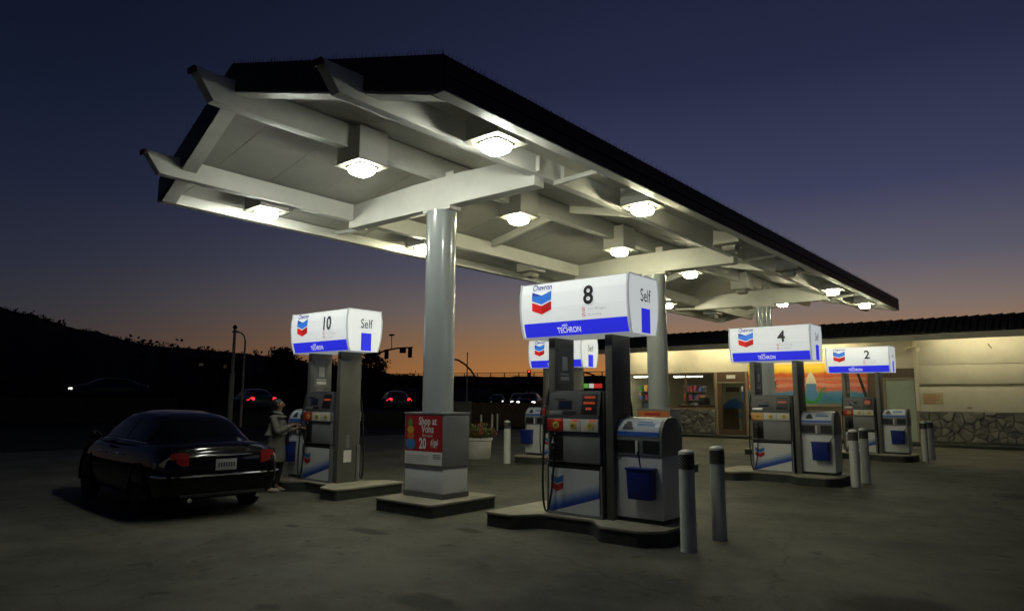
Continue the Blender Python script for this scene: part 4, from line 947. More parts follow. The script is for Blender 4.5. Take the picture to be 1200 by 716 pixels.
# ================================================================== BLACK SEDAN
def car(name, loc, rz, bodym, label, group=None, lights=None, detail=True, cat='car'):
    e = tag(empty(name, loc, rz), label, cat, group)
    ST = [(-2.43, .66, .40, .70), (-2.405, .78, .32, .84), (-2.33, .83, .27, .915), (-2.15, .875, .24, .965), (-1.75, .90, .21, .985), (-1.2, .91, .19, .985), (-.6, .915, .18, .97), (.2, .915, .18, .955), (.9, .91, .19, .955), (1.35, .90, .20, .94), (1.75, .885, .21, .89), (2.1, .85, .23, .80), (2.3, .77, .28, .71), (2.40, .66, .34, .62), (2.43, .55, .40, .56)]
    mb = MB()
    def ring(x, hw, zb, zt):
        h = zt-zb
        half = [(0, zb), (.80*hw, zb), (.95*hw, zb+.10*h), (1.0*hw, zb+.38*h), (.995*hw, zb+.60*h), (.955*hw, zb+.84*h), (.88*hw, zb+.95*h), (.70*hw, zt), (.35*hw, zt+.018), (0, zt+.025)]
        pts = half+[(-a, b) for a, b in half[-2:0:-1]]
        return [(x, a, b) for a, b in pts]
    n = None
    for s_ in ST:
        r_ = ring(*s_); n = len(r_); mb.v += r_
    for i in range(len(ST)-1):
        for q in range(n): q2 = (q+1) % n; mb.f.append((i*n+q, i*n+q2, (i+1)*n+q2, (i+1)*n+q))
    mb.f.append(tuple(range(n))); mb.f.append(tuple((len(ST)-1)*n+q for q in range(n)))
    body = mb.build('body', bodym, e, smooth=True, angle=40)
    # cabin surface
    CS = [(-1.95, .60, .58, .975), (-1.62, .74, .585, 1.13), (-1.28, .80, .575, 1.29), (-.95, .82, .565, 1.36), (-.5, .83, .56, 1.395), (.0, .83, .56, 1.405), (.40, .82, .57, 1.37), (.75, .81, .60, 1.27), (1.10, .79, .64, 1.10), (1.38, .74, .66, .96)]
    def cab(u, t, off=0.0):
        i = min(int(u*(len(CS)-1)), len(CS)-2); w = u*(len(CS)-1)-i
        a = [CS[i][k]+(CS[i+1][k]-CS[i][k])*w for k in range(4)]
        x, hb, ht, zt = a; zb = .93
        s_ = -1 if t < 0 else 1; q = abs(t)
        prof = [(0, zt+.02), (.55*ht, zt+.008), (.88*ht, zt-.03), (ht, zt-.075), ((ht+hb)/2, (zt+zb)/2-.02), (hb, zb)]
        k = min(int(q*5), 4); w2 = q*5-k
        y = prof[k][0]+(prof[k+1][0]-prof[k][0])*w2; z = max(zb-.02, prof[k][1]+(prof[k+1][1]-prof[k][1])*w2)
        return (x, s_*(y+off*q), z+off*(1-q)+off*.3)
    mb = MB(); NU, NT = 27, 20
    for i in range(NU+1):
        for j in range(NT+1): mb.v.append(cab(i/NU, -1+2*j/NT))
    for i in range(NU):
        for j in range(NT): a = i*(NT+1)+j; mb.f.append((a, a+1, a+NT+2, a+NT+1))
    mb.build('roof', bodym, e, smooth=True, angle=45)
    def patch(nm, u0, u1, t0, t1, off=.006, nu=8, nt=8):
        mb = MB()
        for i in range(nu+1):
            for j in range(nt+1): mb.v.append(cab(u0+(u1-u0)*i/nu, t0+(t1-t0)*j/nt, off))
        for i in range(nu):
            for j in range(nt): a = i*(nt+1)+j; mb.f.append((a, a+1, a+nt+2, a+nt+1))
        mb.build(nm, 'car_glass', e, smooth=True)
    patch('rear_window', .06, .30, -.52, .52); patch('windscreen', .70, .95, -.54, .54)
    for s_ in (-1, 1):
        patch('side_window', .20, .46, s_*.62, s_*.93); patch('side_window', .475, .78, s_*.62, s_*.93)
    for xx in (-1.42, 1.46):
        for s_ in (-1, 1):
            w = empty('wheel', (xx, s_*.80, .33)); w.parent = e
            tyre = [(.20, -.10), (.29, -.105), (.325, -.085), (.33, 0), (.325, .085), (.29, .105), (.20, .10)]
            m1 = MB().lathe(tyre, 28); m1.v = [(x, z, y) for x, y, z in m1.v]; m1.build('tyre', 'tyre', w, smooth=True)
            m2 = MB().lathe([(.205, -.085), (.205, .085)], 24); m2.v = [(x, z, y) for x, y, z in m2.v]; m2.build('rim', 'rim', w, smooth=True)
            m3 = MB().lathe([(.375, -.005), (.375, .012)], 28); m3.v = [(xx+x, s_*.905+z, .35+y) for x, y, z in m3.v]
            # wheel arch liner
            arch = MB()
            for k in range(14):
                a0, a1 = R(-12+204*k/14), R(-12+204*(k+1)/14)
                arch.poly([(xx+.36*math.cos(a), s_*yy, .33+.36*math.sin(a)) for a, yy in ((a0, .55), (a1, .55), (a1, .925), (a0, .925))])
                arch.poly([(xx+r_*math.cos(a), s_*.922, .33+r_*math.sin(a)) for a, r_ in ((a0, .36), (a1, .36), (a1, .39), (a0, .39))])
            arch.build('wheel_arch', 'tyre' if bodym != 'car_black' else 'car_black', e, smooth=True)
    lt = lights or {}
    # rear lamps wrap the corners
    def wrap(pts_y, z0, z1, m, nm, s_, bulge=.02, slant=0.0):
        mb = MB(); k = len(pts_y)
        for i, (x, y) in enumerate(pts_y):
            sh = slant*i/(k-1); uu = (i/(k-1)-(.0 if slant else .55))*1.6; en = .028*uu*uu
            for qq, zz in enumerate((z0+sh*.2+en, (z0+z1-sh)/2, z1-sh-en)): mb.v.append((x-(bulge if qq == 1 else 0), s_*y, zz))
        for i in range(k-1):
            for q in range(2): a = i*3+q; mb.f.append((a, a+1, a+4, a+3))
        return mb.build(nm, m, e, smooth=True)
    for s_ in (-1, 1):
        wrap([(-2.418, .53), (-2.415, .60), (-2.40, .68), (-2.36, .76)], .64, .89, lt.get('tail', 'lens_red'), 'tail_light', s_, .018, .0)
        wrap([(-2.362, .762), (-2.31, .82), (-2.22, .872), (-2.10, .905)], .675, .84, lt.get('corner', 'lens_clear' if detail else 'lens_red'), 'corner_light', s_, .004, .11)
        wrap([(2.33, .76), (2.39, .68), (2.425, .58), (2.44, .48)], .55, .70, lt.get('head', 'lens_clear'), 'headlight', s_, -.02)
    if detail:
        def bar(nm, pts, r_, m='chrome'): return MB().tube(pts, r_, 8).build(nm, m, e, smooth=True)
        bar('boot_chrome', [(-2.40+.05*abs(y)**2, y, .835-.03*y*y) for y in [-.45+.09*i for i in range(11)]], .017)
        bar('bumper_strip', [(-2.10, -.92, .575), (-2.3, -.875, .575), (-2.40, -.74, .575), (-2.435, -.5, .575), (-2.445, 0, .575), (-2.435, .5, .575), (-2.40, .74, .575), (-2.3, .875, .575), (-2.10, .92, .575)], .017)
        bar('window_trim', [cab(.19+.6*i/12, -.95, .008) for i in range(13)], .007); bar('window_trim', [cab(.19+.6*i/12, .95, .008) for i in range(13)], .007)
        pl = MB().box(-2.452, -2.440, -.155, .155, .635, .785).build('number_plate', 'plate_white', e, bevel=.004)
        t = MB(); random.seed(3)
        for i in range(7): t.box(-2.4535, -2.4525, -.125+i*.037, -.125+i*.037+.022, .68, .74)
        t.build('plate_marks', 'print_dark', pl)
        MB().box(-2.425, -2.30, -.62, .62, .30, .34).build('bumper_lip', 'black_plastic', e, bevel=.008)
        bar('exhaust', [(-2.3, -.5, .27), (-2.46, -.5, .265)], .032, 'chrome'); bar('exhaust', [(-2.3, .5, .27), (-2.46, .5, .265)], .032, 'chrome')
        for s_ in (-1, 1):
            mr_ = MB().tube([(.80, s_*.86, .99), (.78, s_*.95, 1.02), (.76, s_*1.03, 1.02)], [.025, .07, .06], 10).build('wing_mirror', bodym, e, smooth=True)
            bar('door_handle', [(-.55, s_*.925, .80), (-.38, s_*.932, .80)], .013); bar('door_handle', [(.42, s_*.925, .79), (.59, s_*.93, .79)], .013)
    return e
random.seed(11)
car('sedan', (-11.36, 5.17, 0), math.pi-R(6), 'car_black', 'glossy black sedan with red tail lights parked facing away beside fuel pump 10').scale = (.92, .92, .99)

# ================================================================== PERSON
def skinned(name, joints, edges, m, parent, sub=2, root=0):
    me = bpy.data.meshes.new(name); me.from_pydata([j[:3] for j in joints], edges, []); o = bpy.data.objects.new(name, me); COL.objects.link(o)
    md = o.modifiers.new('skin', 'SKIN'); md.use_smooth_shade = True
    for i, j in enumerate(joints):
        sv = me.skin_vertices[0].data[i]; r_ = j[3]; sv.radius = r_ if isinstance(r_, tuple) else (r_, r_); sv.use_root = (i == root)
    o.modifiers.new('sub', 'SUBSURF').levels = sub; o.modifiers['sub'].render_levels = sub
    dg = bpy.context.evaluated_depsgraph_get(); dg.update()
    nm = bpy.data.meshes.new_from_object(o.evaluated_get(dg)); bpy.data.objects.remove(o); nm.materials.clear(); nm.materials.append(M[m])
    nm.polygons.foreach_set('use_smooth', [True]*len(nm.polygons)); nm.name = name
    return link(name, nm, parent)
per = tag(empty('person', (-10.93, 6.80, 0), R(38)), 'person in a grey knee length coat and pale shoes reaching toward fuel pump 10', 'person')
J = [(0, 0, .84, .085), (0, 0, 1.0, .08), (.0, 0, 1.17, .09), (.0, 0, 1.265, .055), (.01, 0, 1.35, .045), (.025, 0, 1.41, .06), (.03, 0, 1.485, .082), (.02, 0, 1.55, .06)]
Eg = [(0, 1), (1, 2), (2, 3), (3, 4), (4, 5), (5, 6), (6, 7)]
def add(j, p): J.append(j); Eg.append((p, len(J)-1)); return len(J)-1
for s in (-1, 1):
    h = add((0, s*.075, .78, .07), 0); k = add((.02+.03*s, s*.085, .44, .055), h); c_ = add((-.01+.03*s, s*.085, .27, .05), k); a = add((-.03+.03*s, s*.085, .085, .034), c_); f_ = add((.06+.03*s, s*.095, .035, .03), a); add((.14+.03*s, s*.10, .025, .024), f_)
    sh = add((0, s*.145, 1.235, .038), 3); el = add((.09, s*.20, 1.02, .04), sh); wr = add((.30, s*.14, 1.13 if s < 0 else 1.06, .026), el); pa = add((.365, s*.13, 1.15 if s < 0 else 1.08, .03), wr)
    zz = J[pa][2]
    for q, (dy, ln) in enumerate(((-.027, .06), (-.009, .072), (.009, .068), (.027, .05))):
        f1 = add((.40, s*.13+dy, zz+.005, .010), pa); f2 = add((.40+ln*.6, s*.13+dy, zz-.005, .009), f1); add((.40+ln, s*.13+dy, zz-.02, .008), f2)
    t1 = add((.375, s*.13-s*.035, zz+.012, .010), pa); add((.405, s*.13-s*.052, zz+.012, .009), t1)
body = skinned('body', J, Eg, 'skin', per)
# face features
fb = MB(); fb.lathe([(.004, -.018), (.014, -.012), (.015, .0), (.008, .022), (.003, .03)], 8, (.112, 0, 1.475)); fb.build('nose', 'skin', per, smooth=True)
for s in (-1, 1):
    MB().lathe([(.003, -.009), (.009, -.005), (.010, 0), (.009, .005), (.003, .009)], 8, (.10, s*.031, 1.497)).build('eye', 'print_dark', per, smooth=True)
    MB().lathe([(.004, -.03), (.012, -.02), (.016, .0), (.014, .02), (.004, .03)], 8, (.025, s*.082, 1.48)).build('ear', 'skin', per, smooth=True)
MB().box(.098, .106, -.022, .022, 1.437, 1.444).build('mouth', 'button_red', per, bevel=.003)
hb = MB(); hb.lathe([(.098*math.sin(R(a)), -.108*math.cos(R(a))) for a in (4, 20, 40, 60, 80, 100, 120, 140, 160, 176)], 16, (-.018, 0, 1.492))
hb.lathe([(.03, -.07), (.062, -.05), (.075, 0), (.07, .05), (.03, .08)], 14, (-.05, 0, 1.40)); hb.build('hair', 'hair_dark', per, smooth=True)
JC = [(0, 0, 1.31, .075), (0, 0, 1.24, .13), (0, 0, 1.12, .155), (0, 0, .98, .155), (0, 0, .84, .165), (0, 0, .66, .178), (0, 0, .52, .186), (0, 0, .50, .188)]
EC = [(0, 1), (1, 2), (2, 3), (3, 4), (4, 5), (5, 6), (6, 7)]
for s in (-1, 1):
    b = len(JC); JC += [(0, s*.15, 1.245, .062), (.045, s*.185, 1.13, .060), (.09, s*.205, 1.015, .062), (.20, s*.17, 1.07 if s < 0 else 1.04, .05), (.285, s*.145, 1.12 if s < 0 else 1.055, .044)]
    EC += [(1, b), (b, b+1), (b+1, b+2), (b+2, b+3), (b+3, b+4)]
coat = skinned('coat', JC, EC, 'coat_cloth', per, root=2)
for s in (-1, 1):
    o_ = .03*s
    skinned('trouser_leg', [(0, s*.085, .80, .10), (.02+o_, s*.085, .45, .075), (-.03+o_, s*.085, .12, .058)], [(0, 1), (1, 2)], 'trouser', per)
    skinned('shoe', [(-.05+o_, s*.085, .045, .038), (.04+o_, s*.093, .04, .04), (.12+o_, s*.10, .032, .034), (.16+o_, s*.10, .03, .022)], [(0, 1), (1, 2), (2, 3)], 'shoe_pale', per)
skinned('scarf', [(.06, -.05, 1.33, .03), (.085, .0, 1.30, .035), (.06, .05, 1.33, .03), (-.02, .075, 1.35, .03), (-.07, 0, 1.35, .032), (-.02, -.075, 1.35, .03)], [(0, 1), (1, 2), (2, 3), (3, 4), (4, 5), (5, 0)], 'scarf', per)
bagc = tag(empty('shoulder_bag', (-11.06, 6.97, .78), R(38)), 'dark shoulder bag hanging beside the person in the grey coat', 'bag')
MB().box(-.14, .14, -.05, .05, -.0, .24).build('bag', 'black_plastic', bagc, bevel=.03)
MB().tube([(-.13, 0, .23), (-.08, 0, .40), (0, -.02, .56), (.08, 0, .40), (.13, 0, .23)], .010, 6).build('strap', 'black_plastic', bagc, smooth=True)

# ================================================================== PLANTER
pl = tag(empty('planter_tub', (-12.95, 14.2, 0)), 'round white planter tub beside the bollard near fuel pump 6', 'planter')
MB().lathe([(.32, 0), (.35, .04), (.38, .48), (.405, .5), (.405, .56), (.36, .56), (.35, .50)], 32).build('tub', 'tub_white', pl, smooth=True)
MB().lathe([(.35, .49), (.345, .53)], 24).build('soil', 'soil', pl)
def leaf(mb, p, d, ln, w):
    d = Vector(d).normalized(); s_ = d.cross(Vector((random.uniform(-1, 1), random.uniform(-1, 1), random.uniform(-1, 1)))).normalized()
    p = Vector(p); b = len(mb.v); nrm_ = d.cross(s_)*ln*.12
    mb.v += [tuple(p), tuple(p+d*ln*.5+s_*w+nrm_), tuple(p+d*ln), tuple(p+d*ln*.5-s_*w+nrm_)]; mb.f.append((b, b+1, b+2)); mb.f.append((b, b+2, b+3))
def shrub(name, loc, rad, h, m, n, label, cat, ln=.10):
    e = tag(empty(name, loc), label, cat); mb = MB(); stm = MB()
    for k in range(10):
        a = random.uniform(0, 6.28); tip = (rad*random.uniform(.3, 1)*math.cos(a), rad*random.uniform(.3, 1)*math.sin(a), h*random.uniform(.4, 1)); stm.tube([(0, 0, 0), (tip[0]*.4, tip[1]*.4, tip[2]*.6), tip], [.012, .008, .004], 5)
        for q in range(n//10):
            t_ = random.uniform(.25, 1.05); p = (tip[0]*t_+random.gauss(0, .05), tip[1]*t_+random.gauss(0, .05), tip[2]*t_+random.gauss(0, .04))
            leaf(mb, p, (random.gauss(0, 1), random.gauss(0, 1), random.gauss(.2, .7)), ln*random.uniform(.6, 1.2), ln*.28)
    stm.build('stems', 'bark', e); f = mb.build('foliage', m, e); tag(f, kind='stuff'); return e
shrub('flowering_shrub', (-13.02, 14.15, .53), .60, .48, 'leaf_green', 1100, 'green leafy plant spilling over the white planter tub', 'plant')
shrub('flowering_shrub', (-12.90, 14.28, .53), .52, .42, 'leaf_red', 600, 'reddish leaved plant in the white planter tub', 'plant', .08)

# ================================================================== BACKGROUND
def ray(px, py, dist):                               # used once, to note where far things stand (metres)
    d = fw + r2*((px-600)/F_PX) - u2*((py-358)/F_PX); d = d/ math.hypot(d.x, d.y); return Vector((0, 0, CAM_H))+d*dist
# hills: silhouette given as bearing / height of the ridge
SIL = [(-260, 335), (-160, 345), (-80, 352), (0, 360), (22, 366), (40, 369), (62, 377), (82, 384), (110, 388), (135, 395), (160, 402), (190, 406), (230, 409), (270, 413), (320, 418), (360, 424), (420, 434), (470, 439), (540, 441), (640, 441), (740, 440), (860, 440)]
hv = []; hf = []; DH = 270.0
pts = []
for (a, b), (c, d) in zip(SIL[:-1], SIL[1:]):
    n = max(2, int((c-a)/7))
    for i in range(n): t_ = i/n; pts.append((a+(c-a)*t_, b+(d-b)*t_))
for (px, py) in pts:
    top = ray(px, py+random.uniform(-.8, .8), DH); dr = Vector((top.x, top.y, 0)).normalized()
    for (rr, zf) in ((130, -.1), (180, .35), (225, .72), (270, 1.0), (330, .8), (420, .4)):
        z = top.z*zf+(random.uniform(-.6, .6) if 0 < zf < 1 else 0); hv.append((dr.x*rr, dr.y*rr, z if zf > 0 else -1.0))
n = len(pts)
for i in range(n-1):
    for j in range(5): a = i*6+j; hf.append((a, a+1, a+7, a+6))
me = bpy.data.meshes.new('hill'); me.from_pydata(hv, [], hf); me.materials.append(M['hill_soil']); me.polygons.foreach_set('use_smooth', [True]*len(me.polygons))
tag(link('hill', me), kind='structure')
# scrub and far wood along the crest
mb = MB()
for (px, py) in pts:
    if px > 480: continue
    for q in range(3):
        c = ray(px+random.uniform(-6, 6), py+random.uniform(-.3, 2.5), DH-random.uniform(0, 14)); sz = random.choice((.5, .6, .8, 1.1)) if random.random() < .94 or px < 60 else 2.2
        for k in range(16): leaf(mb, c+Vector((random.gauss(0, sz*.5), random.gauss(0, sz*.5), random.gauss(0, sz*.4))), (random.gauss(0, 1), random.gauss(0, 1), random.gauss(.4, 1)), sz*.7, sz*.25)
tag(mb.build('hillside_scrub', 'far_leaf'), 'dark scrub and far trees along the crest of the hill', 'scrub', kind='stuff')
# separate trees
def tree(px, base_py, top_py, dist, wpx, label, n=900, conical=False):
    b = ray(px, 467, dist); b.z = 0; top = ray(px, top_py, dist).z; w = wpx/F_PX*dist*.5
    e = tag(empty('tree', (b.x, b.y, 0)), label, 'tree', 'trees standing against the dusk sky')
    MB().tube([(0, 0, 0), (.1, .05, top*.3), (0, .1, top*.7), (.05, .1, top*.9)], [w*.10+.08, w*.08+.06, w*.05+.03, .03], 7).build('trunk', 'bark', e, smooth=True)
    mb = MB(); cl_ = []
    for k in range(14):
        zz = random.uniform(.42, .95)*top; ww = w*((1-(zz/top-.38)/.62)*1.0 if conical else math.sqrt(max(.08, 1-((zz/top-.68)/.36)**2)))
        a = random.uniform(0, 6.28); cl_.append((ww*.75*random.random()**.5*math.cos(a), ww*.75*random.random()**.5*math.sin(a), zz, max(.25, w*random.uniform(.22, .4))))
    for (x, y, z, r_) in cl_:
        for q in range(n//14):
            p = (x+random.gauss(0, r_*.55), y+random.gauss(0, r_*.55), min(top, z+random.gauss(0, r_*.45)))
            leaf(mb, p, (random.gauss(0, 1), random.gauss(0, 1), random.gauss(.1, .8)), r_*random.uniform(.25, .5), r_*.13)
    tag(mb.build('crown', 'far_leaf', e), kind='stuff')
tree(438, 470, 411, 85, 42, 'round dark tree behind the traffic signal arm', 4200)
tree(330, 470, 409, 75, 44, 'broad dark tree beside the sign of fuel pump 10', 4200)
tree(297, 470, 405, 90, 16, 'narrow pointed tree beyond the street lamp', 500, True)
tree(240, 470, 401, 110, 26, 'ragged open crowned tree left of the tall street pole', 300)
tree(258, 470, 406, 120, 20, 'small rounded tree just left of the tall street pole', 400)
tree(188, 470, 400, 150, 26, 'low rounded tree on the shoulder of the hill', 500)
tree(165, 470, 398, 160, 16, 'small tree at the foot of the hill crest', 400)
tree(385, 470, 420, 80, 46, 'dark tree hidden behind fuel pump 10', 3000)
# overpass
A, B = ray(415, 440, 150), ray(745, 440, 95)
ov = tag(empty('overpass', (A.x, A.y, 0), math.atan2(B.y-A.y, B.x-A.x)), 'dark freeway overpass with thin railing crossing behind the forecourt', 'bridge')
Ln = math.hypot(B.x-A.x, B.y-A.y)+30
zt = 4.4
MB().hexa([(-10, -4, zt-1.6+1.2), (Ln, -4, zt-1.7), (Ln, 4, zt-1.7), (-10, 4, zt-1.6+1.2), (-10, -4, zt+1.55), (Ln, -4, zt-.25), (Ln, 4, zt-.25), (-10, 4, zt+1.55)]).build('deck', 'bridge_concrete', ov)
topz = lambda x: zt+1.55-(x+10)/(Ln+10)*1.8
x = -10; k = 0
while x < Ln:
    MB().box(x-.05, x+.05, -3.95, -3.85, topz(x), topz(x)+.62).build('rail_post', 'pole_dark', ov); x += 3.2
MB().tube([(-10, -3.9, topz(-10)+.62), (Ln, -3.9, topz(Ln)+.62)], .06, 6).build('rail', 'pole_dark', ov); MB().tube([(-10, -3.9, topz(-10)+.3), (Ln, -3.9, topz(Ln)+.3)], .04, 6).build('rail', 'pole_dark', ov)
for x in (8, 28, 48, 66, 84):
    if x < Ln: MB().box(x-.8, x+.8, -3, 3, 0, topz(x)-1.9).build('pier', 'bridge_concrete', ov)
# embankment of dark planting under the overpass and at the roadside
mb = MB()
for i in range(520):
    px = random.uniform(250, 620) if i % 3 else random.uniform(30, 330); d_ = random.uniform(58, 78); b = ray(px, 467, d_); hgt = random.uniform(1.6, 3.0) if px < 440 else random.uniform(.6, 1.4)
    for q in range(10): leaf(mb, (b.x+random.gauss(0, .8), b.y+random.gauss(0, .8), abs(random.gauss(hgt*.5, hgt*.28))), (random.gauss(0, 1), random.gauss(0, 1), random.gauss(.2, .8)), random.uniform(.6, 1.1), .28)
tag(mb.build('roadside_planting', 'far_leaf'), 'dark mass of roadside planting beyond the street', 'planting', kind='stuff')
# poles, lamps, signals
def at(px, d_): p = ray(px, 467, d_); return Vector((p.x, p.y, 0))
def hz(py, d_): return ray(600, py, d_).z
lat = lambda dpx, d_: r2.xy.normalized()*(dpx/F_PX*d_)
def L2(v): return Vector((v.x, v.y, 0))
p = at(270.5, 40); e = tag(empty('street_pole', p), 'tall straight street pole left of the curved lamp post', 'pole')
h = ray(270.5, 385, 40).z
MB().tube([(0, 0, 0), (0, 0, h*.55)], .13, 10).build('lower_shaft', 'pole_metal', e, smooth=True); MB().tube([(0, 0, h*.55), (0, 0, h)], [.09, .07], 10).build('upper_shaft', 'pole_metal', e, smooth=True); MB().lathe([(.10, h), (.12, h+.1), (.05, h+.2)], 10).build('cap', 'pole_dark', e, smooth=True)
p = at(283.5, 41); e = tag(empty('street_lamp', p), 'slim street lamp whose arm curves over to the tall pole', 'street lamp')
h = ray(283.5, 399, 41).z; a = -lat(11.5, 41)
MB().tube([(0, 0, 0), (0, 0, h)], [.075, .05], 8).build('post', 'pole_metal', e, smooth=True)
MB().tube([(0, 0, h), (a.x*.15, a.y*.15, h+.28), (a.x*.45, a.y*.45, h+.44), (a.x, a.y, h+.50)], .04, 8).build('arm', 'pole_metal', e, smooth=True)
MB().box(a.x-.16, a.x+.16, a.y-.1, a.y+.1, h+.44, h+.54).build('lamp_head', 'pole_dark', e, bevel=.03)
# signal mast arm
D = 62
def sig(px, py, d_, label, lit=None, hpx=11):
    c = ray(px, py, d_); s_ = hpx/F_PX*d_/1.0
    e = tag(empty('traffic_signal', (c.x, c.y, c.z-s_/2), math.atan2(c.y, c.x)-math.pi/2), label, 'traffic signal', 'traffic signals beyond the forecourt')
    w = s_*.22
    MB().box(-w, w, -w*.5, w*.5, 0, s_).build('housing', 'pole_dark', e, bevel=.03)
    for k in range(3):
        z = s_*(.17+.33*k)
        m_ = MB().lathe([(w*.55, 0), (w*.5, .03)], 12); m_.v = [(x, -w*.5-zz, z+y) for x, y, zz in m_.v]; m_.build('lens', 'signal_red' if (lit == k) else 'pole_dark', e)
        m_ = MB(); 
        for q in range(8):
            a0, a1 = R(180*q/8), R(180*(q+1)/8); m_.poly([(w*.62*math.cos(t_), yy, z+w*.62*math.sin(t_)) for t_, yy in ((a0, -w*.5), (a1, -w*.5), (a1, -w*1.3), (a0, -w*1.3))])
        m_.build('visor', 'pole_dark', e)
    return e
b = at(408, D); e = tag(empty('signal_mast', b), 'dark curved mast arm holding two traffic signals above the street', 'signal mast')
path = [(408, 431), (421, 425), (437, 417), (452, 410.5), (466, 408), (484, 407)]
MB().tube([(0, 0, 0), (0, 0, ray(408, 431, D).z+.3)], .14, 10).build('post', 'pole_dark', e, smooth=True)
MB().tube([tuple(ray(x, y, D)-b) for x, y in path], [.10, .10, .09, .08, .07, .06], 8).build('arm', 'pole_dark', e, smooth=True)
g = ray(448, 394, D)-b; g0 = ray(459.5, 409, D)-b
q0 = ray(459, 409, D)-b; q1 = ray(459, 393, D)-b
MB().tube([tuple(q0), tuple(q1)], .035, 6).build('aerial', 'pole_dark', e); MB().box(q1.x-.25, q1.x+.25, q1.y-.1, q1.y+.1, q1.z-.04, q1.z+.10).build('sensor', 'pole_dark', e)
sig(453, 415, D-.35, 'dark traffic signal near the bend of the curved mast arm'); sig(480.5, 413.5, D-.35, 'dark traffic signal at the tip of the curved mast arm')
c = ray(472, 410.5, D-.3); sg = tag(MB().box(-.28, .28, -.02, .02, -.24, .24).build('street_sign', 'pole_dark', None, loc=c[:], rz=math.atan2(c.y, c.x)-math.pi/2), 'small dark plate sign between the two signals on the mast arm', 'sign')
b = at(557, 70); e = tag(empty('street_lamp', b), 'dark street lamp with long drooping arm beyond the first column', 'street lamp')
MB().tube([(0, 0, 0), (0, 0, ray(557, 441, 70).z)], .1, 8).build('post', 'pole_dark', e, smooth=True)
MB().tube([tuple(ray(x, y, 70)-b) for x, y in ((557, 442), (552, 434), (545, 427), (537, 422), (528, 420))], .09, 8).build('arm', 'pole_dark', e, smooth=True)
q = ray(526, 420, 70)-b; MB().box(q.x-.4, q.x+.4, q.y-.2, q.y+.2, q.z-.1, q.z+.1).build('lamp_head', 'pole_dark', e, bevel=.05)
b = at(547, 44); e = tag(empty('street_pole', b), 'thin dark flag pole behind the grey block wall', 'pole')
MB().tube([(0, 0, 0), (0, 0, ray(547, 415, 44).z)], [.055, .03], 8).build('shaft', 'pole_metal', e, smooth=True); MB().lathe([(.02, 0), (.07, .05), (.02, .1)], 8, (0, 0, ray(547, 415, 44).z)).build('finial', 'pole_dark', e, smooth=True)
b = at(698, 75); e = tag(empty('street_lamp', b), 'dark street lamp arm seen past the sign of fuel pump 6', 'street lamp')
MB().tube([(0, 0, 0), (0, 0, ray(698, 440, 75).z)], .1, 8).build('post', 'pole_dark', e, smooth=True); MB().tube([tuple(ray(x, y, 75)-b) for x, y in ((698, 441), (692, 438), (684, 436), (676, 435.5))], .09, 8).build('arm', 'pole_dark', e, smooth=True)
rs = sig(620, 438.5, 60, 'traffic signal showing red above the overpass railing', 2, 10)
bb = at(620, 60.3); e = tag(empty('signal_post', bb), 'dark post carrying the red traffic signal', 'signal mast'); MB().tube([(0, 0, 0), (0, 0, ray(620, 433, 60).z)], .08, 8).build('post', 'pole_dark', e, smooth=True)
# block wall, timber fence and marker posts across the lot
A, B = at(526, 41), at(553, 41)
def wall_between(name, A, B, h, m, label, cat, n, pn):
    e = tag(empty(name, A, math.atan2(B.y-A.y, B.x-A.x)), label, cat); Lw = (B-A).length; w = Lw/n
    MB().box(0, Lw, .06, .12, 0, h-.05).build('backing', m, e)
    for i in range(n): MB().box(i*w+.008, (i+1)*w-.008, -.02+random.uniform(-.01, .01), .055, .02, h+random.uniform(-.015, .015)).build(pn, m, e, bevel=.006)
    return e
wall_between('block_wall', A, B, 1.45, 'wall_block', 'pale grey block wall beyond the first column', 'wall', 3, 'panel')
wall_between('timber_fence', at(553.6, 41.0), at(652, 41.5), 1.40, 'fence_brown', 'brown board fence behind the white planter tub', 'fence', 26, 'board')
for i, (px, d_) in enumerate(((564, 33), (577, 34), (583, 36))):
    b = at(px, d_); tag(MB().lathe([(.045, 0), (.045, .82), (.03, .87)], 10).build('marker_post', 'bollard_paint', None, smooth=True, loc=b[:]), ('slim pale marker post before the board fence, beside the grey wall end', 'slim pale marker post between two others before the board fence', 'slim pale marker post before the board fence, toward the bollard')[i], 'post', 'marker posts by the board fence')
# grass verge
gv = MB(); A, B = at(418, 46), at(500, 40)
for i in range(4200):
    t_ = random.random(); p = A+(B-A)*t_+Vector((random.uniform(-1.6, 1.6), random.uniform(-1.6, 1.6), 0)); leaf(gv, (p.x, p.y, -.02), (random.gauss(0, .3), random.gauss(0, .3), 1), random.uniform(.10, .22), .03)
tag(gv.build('grass_verge', 'grass'), 'short grass verge between the forecourt and the street', 'grass', kind='stuff')
# lit shop sign far beyond
c = ray(691, 452, 48); e = tag(empty('shop_sign', (c.x, c.y, 0), math.atan2(c.y, c.x)-math.pi/2), 'small lit green and red shop sign across the street', 'shop sign')
for (x0, x1, m_) in ((-.55, -.10, 'shop_green'), (-.05, .28, 'shop_white'), (.28, .85, 'shop_red')): MB().box(x0, x1, -.05, .05, c.z-.15, c.z+.15).build('sign_panel', m_, e, bevel=.02)
MB().box(-.6, .9, .051, .2, c.z-.18, c.z+.18).build('cabinet', 'pole_dark', e); MB().tube([(.1, .12, 0), (.1, .12, c.z-.3)], .08, 8).build('post', 'pole_dark', e)
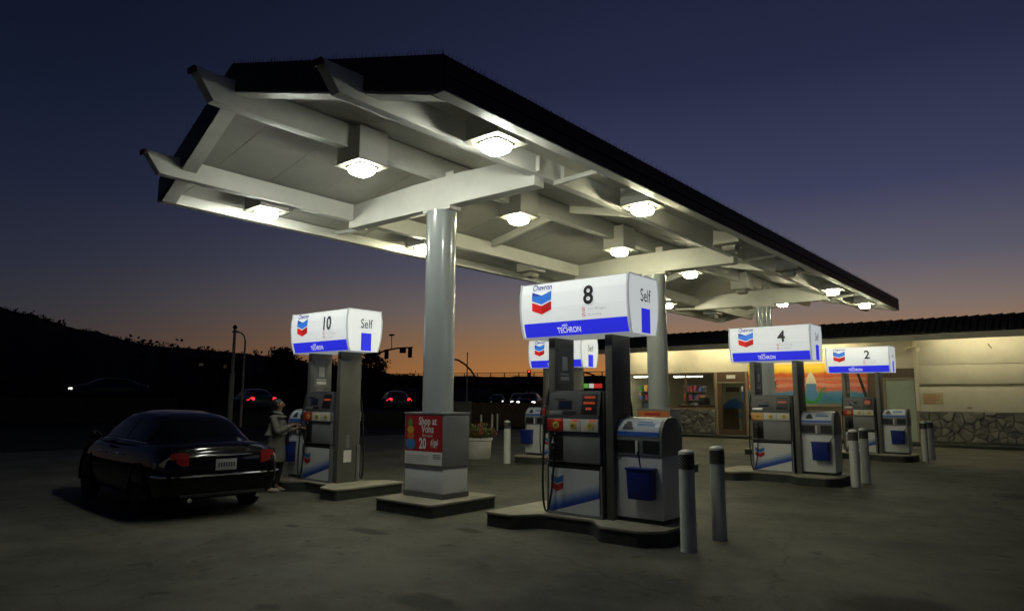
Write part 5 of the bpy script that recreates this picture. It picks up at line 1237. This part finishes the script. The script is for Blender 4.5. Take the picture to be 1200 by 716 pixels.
# traffic
def street(name, px0, px1, d0, d1, h):
    a, b, c, d = at(px0, d0), at(px1, d0), at(px1, d1), at(px0, d1)
    tag(MB().prism([(q.x, q.y) for q in (a, b, c, d)], -.5, h).build(name, 'asphalt'), kind='structure')
street('street', 215, 700, 44, 105, .75)
street('ramp_road', -60, 208, 52, 72, 1.55)
TL = {'tail': 'tail_lit', 'corner': 'tail_lit'}; HL = {'head': 'headlight'}
def away(px, d_, turn): p = at(px, d_); return (p.x, p.y, 1.55 if px < 200 else .75), math.atan2(p.y, p.x)+turn
for (px, d_, turn, m_, lt, lab) in ((463, 52, R(8), 'car_teal', TL, 'dark car with lit red tail lights beyond fuel pump 10'), (297, 47, R(14), 'car_teal', TL, 'teal car with lit tail lights behind the person in the coat'),
                                   (127, 58, R(98), 'car_blue', HL, 'dark blue car with headlights on, crossing behind the sedan'),
                                   (608, 66, R(180), 'car_dark', HL, 'oncoming car with bright headlights under the overpass, beside the board fence'), (621, 58, R(172), 'car_dark', HL, 'oncoming car with bright headlights nearest the towel unit of fuel pump 6'), (583, 80, R(178), 'car_dark', HL, 'distant oncoming car with small headlights over the board fence')):
    l_, a_ = away(px, d_, turn); car('street_car', l_, a_, m_, lab, 'cars on the street', lt, False)

# scraps of paper on the concrete
for i, (x, y, w) in enumerate(((.62, 10.05, 'lying alone'), (1.32, 10.75, 'lying beside another scrap'), (1.48, 10.95, 'beside a scrap, toward the store'))):
    a = random.uniform(0, 3)
    mb = MB(); c_, s_ = math.cos(a)*.07, math.sin(a)*.07
    for (u, v, q, r_) in ((-1, 0, -.6, .6), (0, 1, -.6, .6)): mb.hexa([(c_*u-s_*q, s_*u+c_*q, .004+.012*abs(u)), (c_*v-s_*q, s_*v+c_*q, .004+.012*abs(v)), (c_*v-s_*r_, s_*v+c_*r_, .006+.012*abs(v)), (c_*u-s_*r_, s_*u+c_*r_, .005+.012*abs(u)), (c_*u-s_*q, s_*u+c_*q, .007+.012*abs(u)), (c_*v-s_*q, s_*v+c_*q, .007+.012*abs(v)), (c_*v-s_*r_, s_*v+c_*r_, .009+.012*abs(v)), (c_*u-s_*r_, s_*u+c_*r_, .008+.012*abs(u))])
    tag(mb.build('paper_scrap', 'print_white', None, loc=(x, y, 0)), 'small white paper scrap on the open concrete, '+w, 'litter', 'paper scraps on the forecourt')
emi('house_window', (1.0, 0.72, 0.38), 0.025)
for i, (px, py, d_, w) in enumerate(((236, 427, 200, 'left of the tall street pole'), (263, 429, 190, 'just behind the tall street pole'), (338, 432, 185, 'beside the pump sign numbered ten'), (120, 428, 215, 'on the dark slope above the blue car'))):
    c = ray(px, py, d_); e = tag(empty('hillside_house', (c.x, c.y, c.z-2.2), math.atan2(c.y, c.x)-math.pi/2), 'dark hillside house with one faintly lit window '+w, 'house', 'houses on the dark hillside')
    MB().box(-4, 4, 0, 7, -8, 3).build('wall', 'bridge_concrete', e)
    MB().prism([(-4.4, 3.01), (4.4, 3.01), (0, 4.6)], -.4, 7.4, 'y').build('roof', 'hill_soil', e)
    MB().box(-.55, .55, -.06, -.01, 1.7, 2.5).build('window', 'house_window', e)
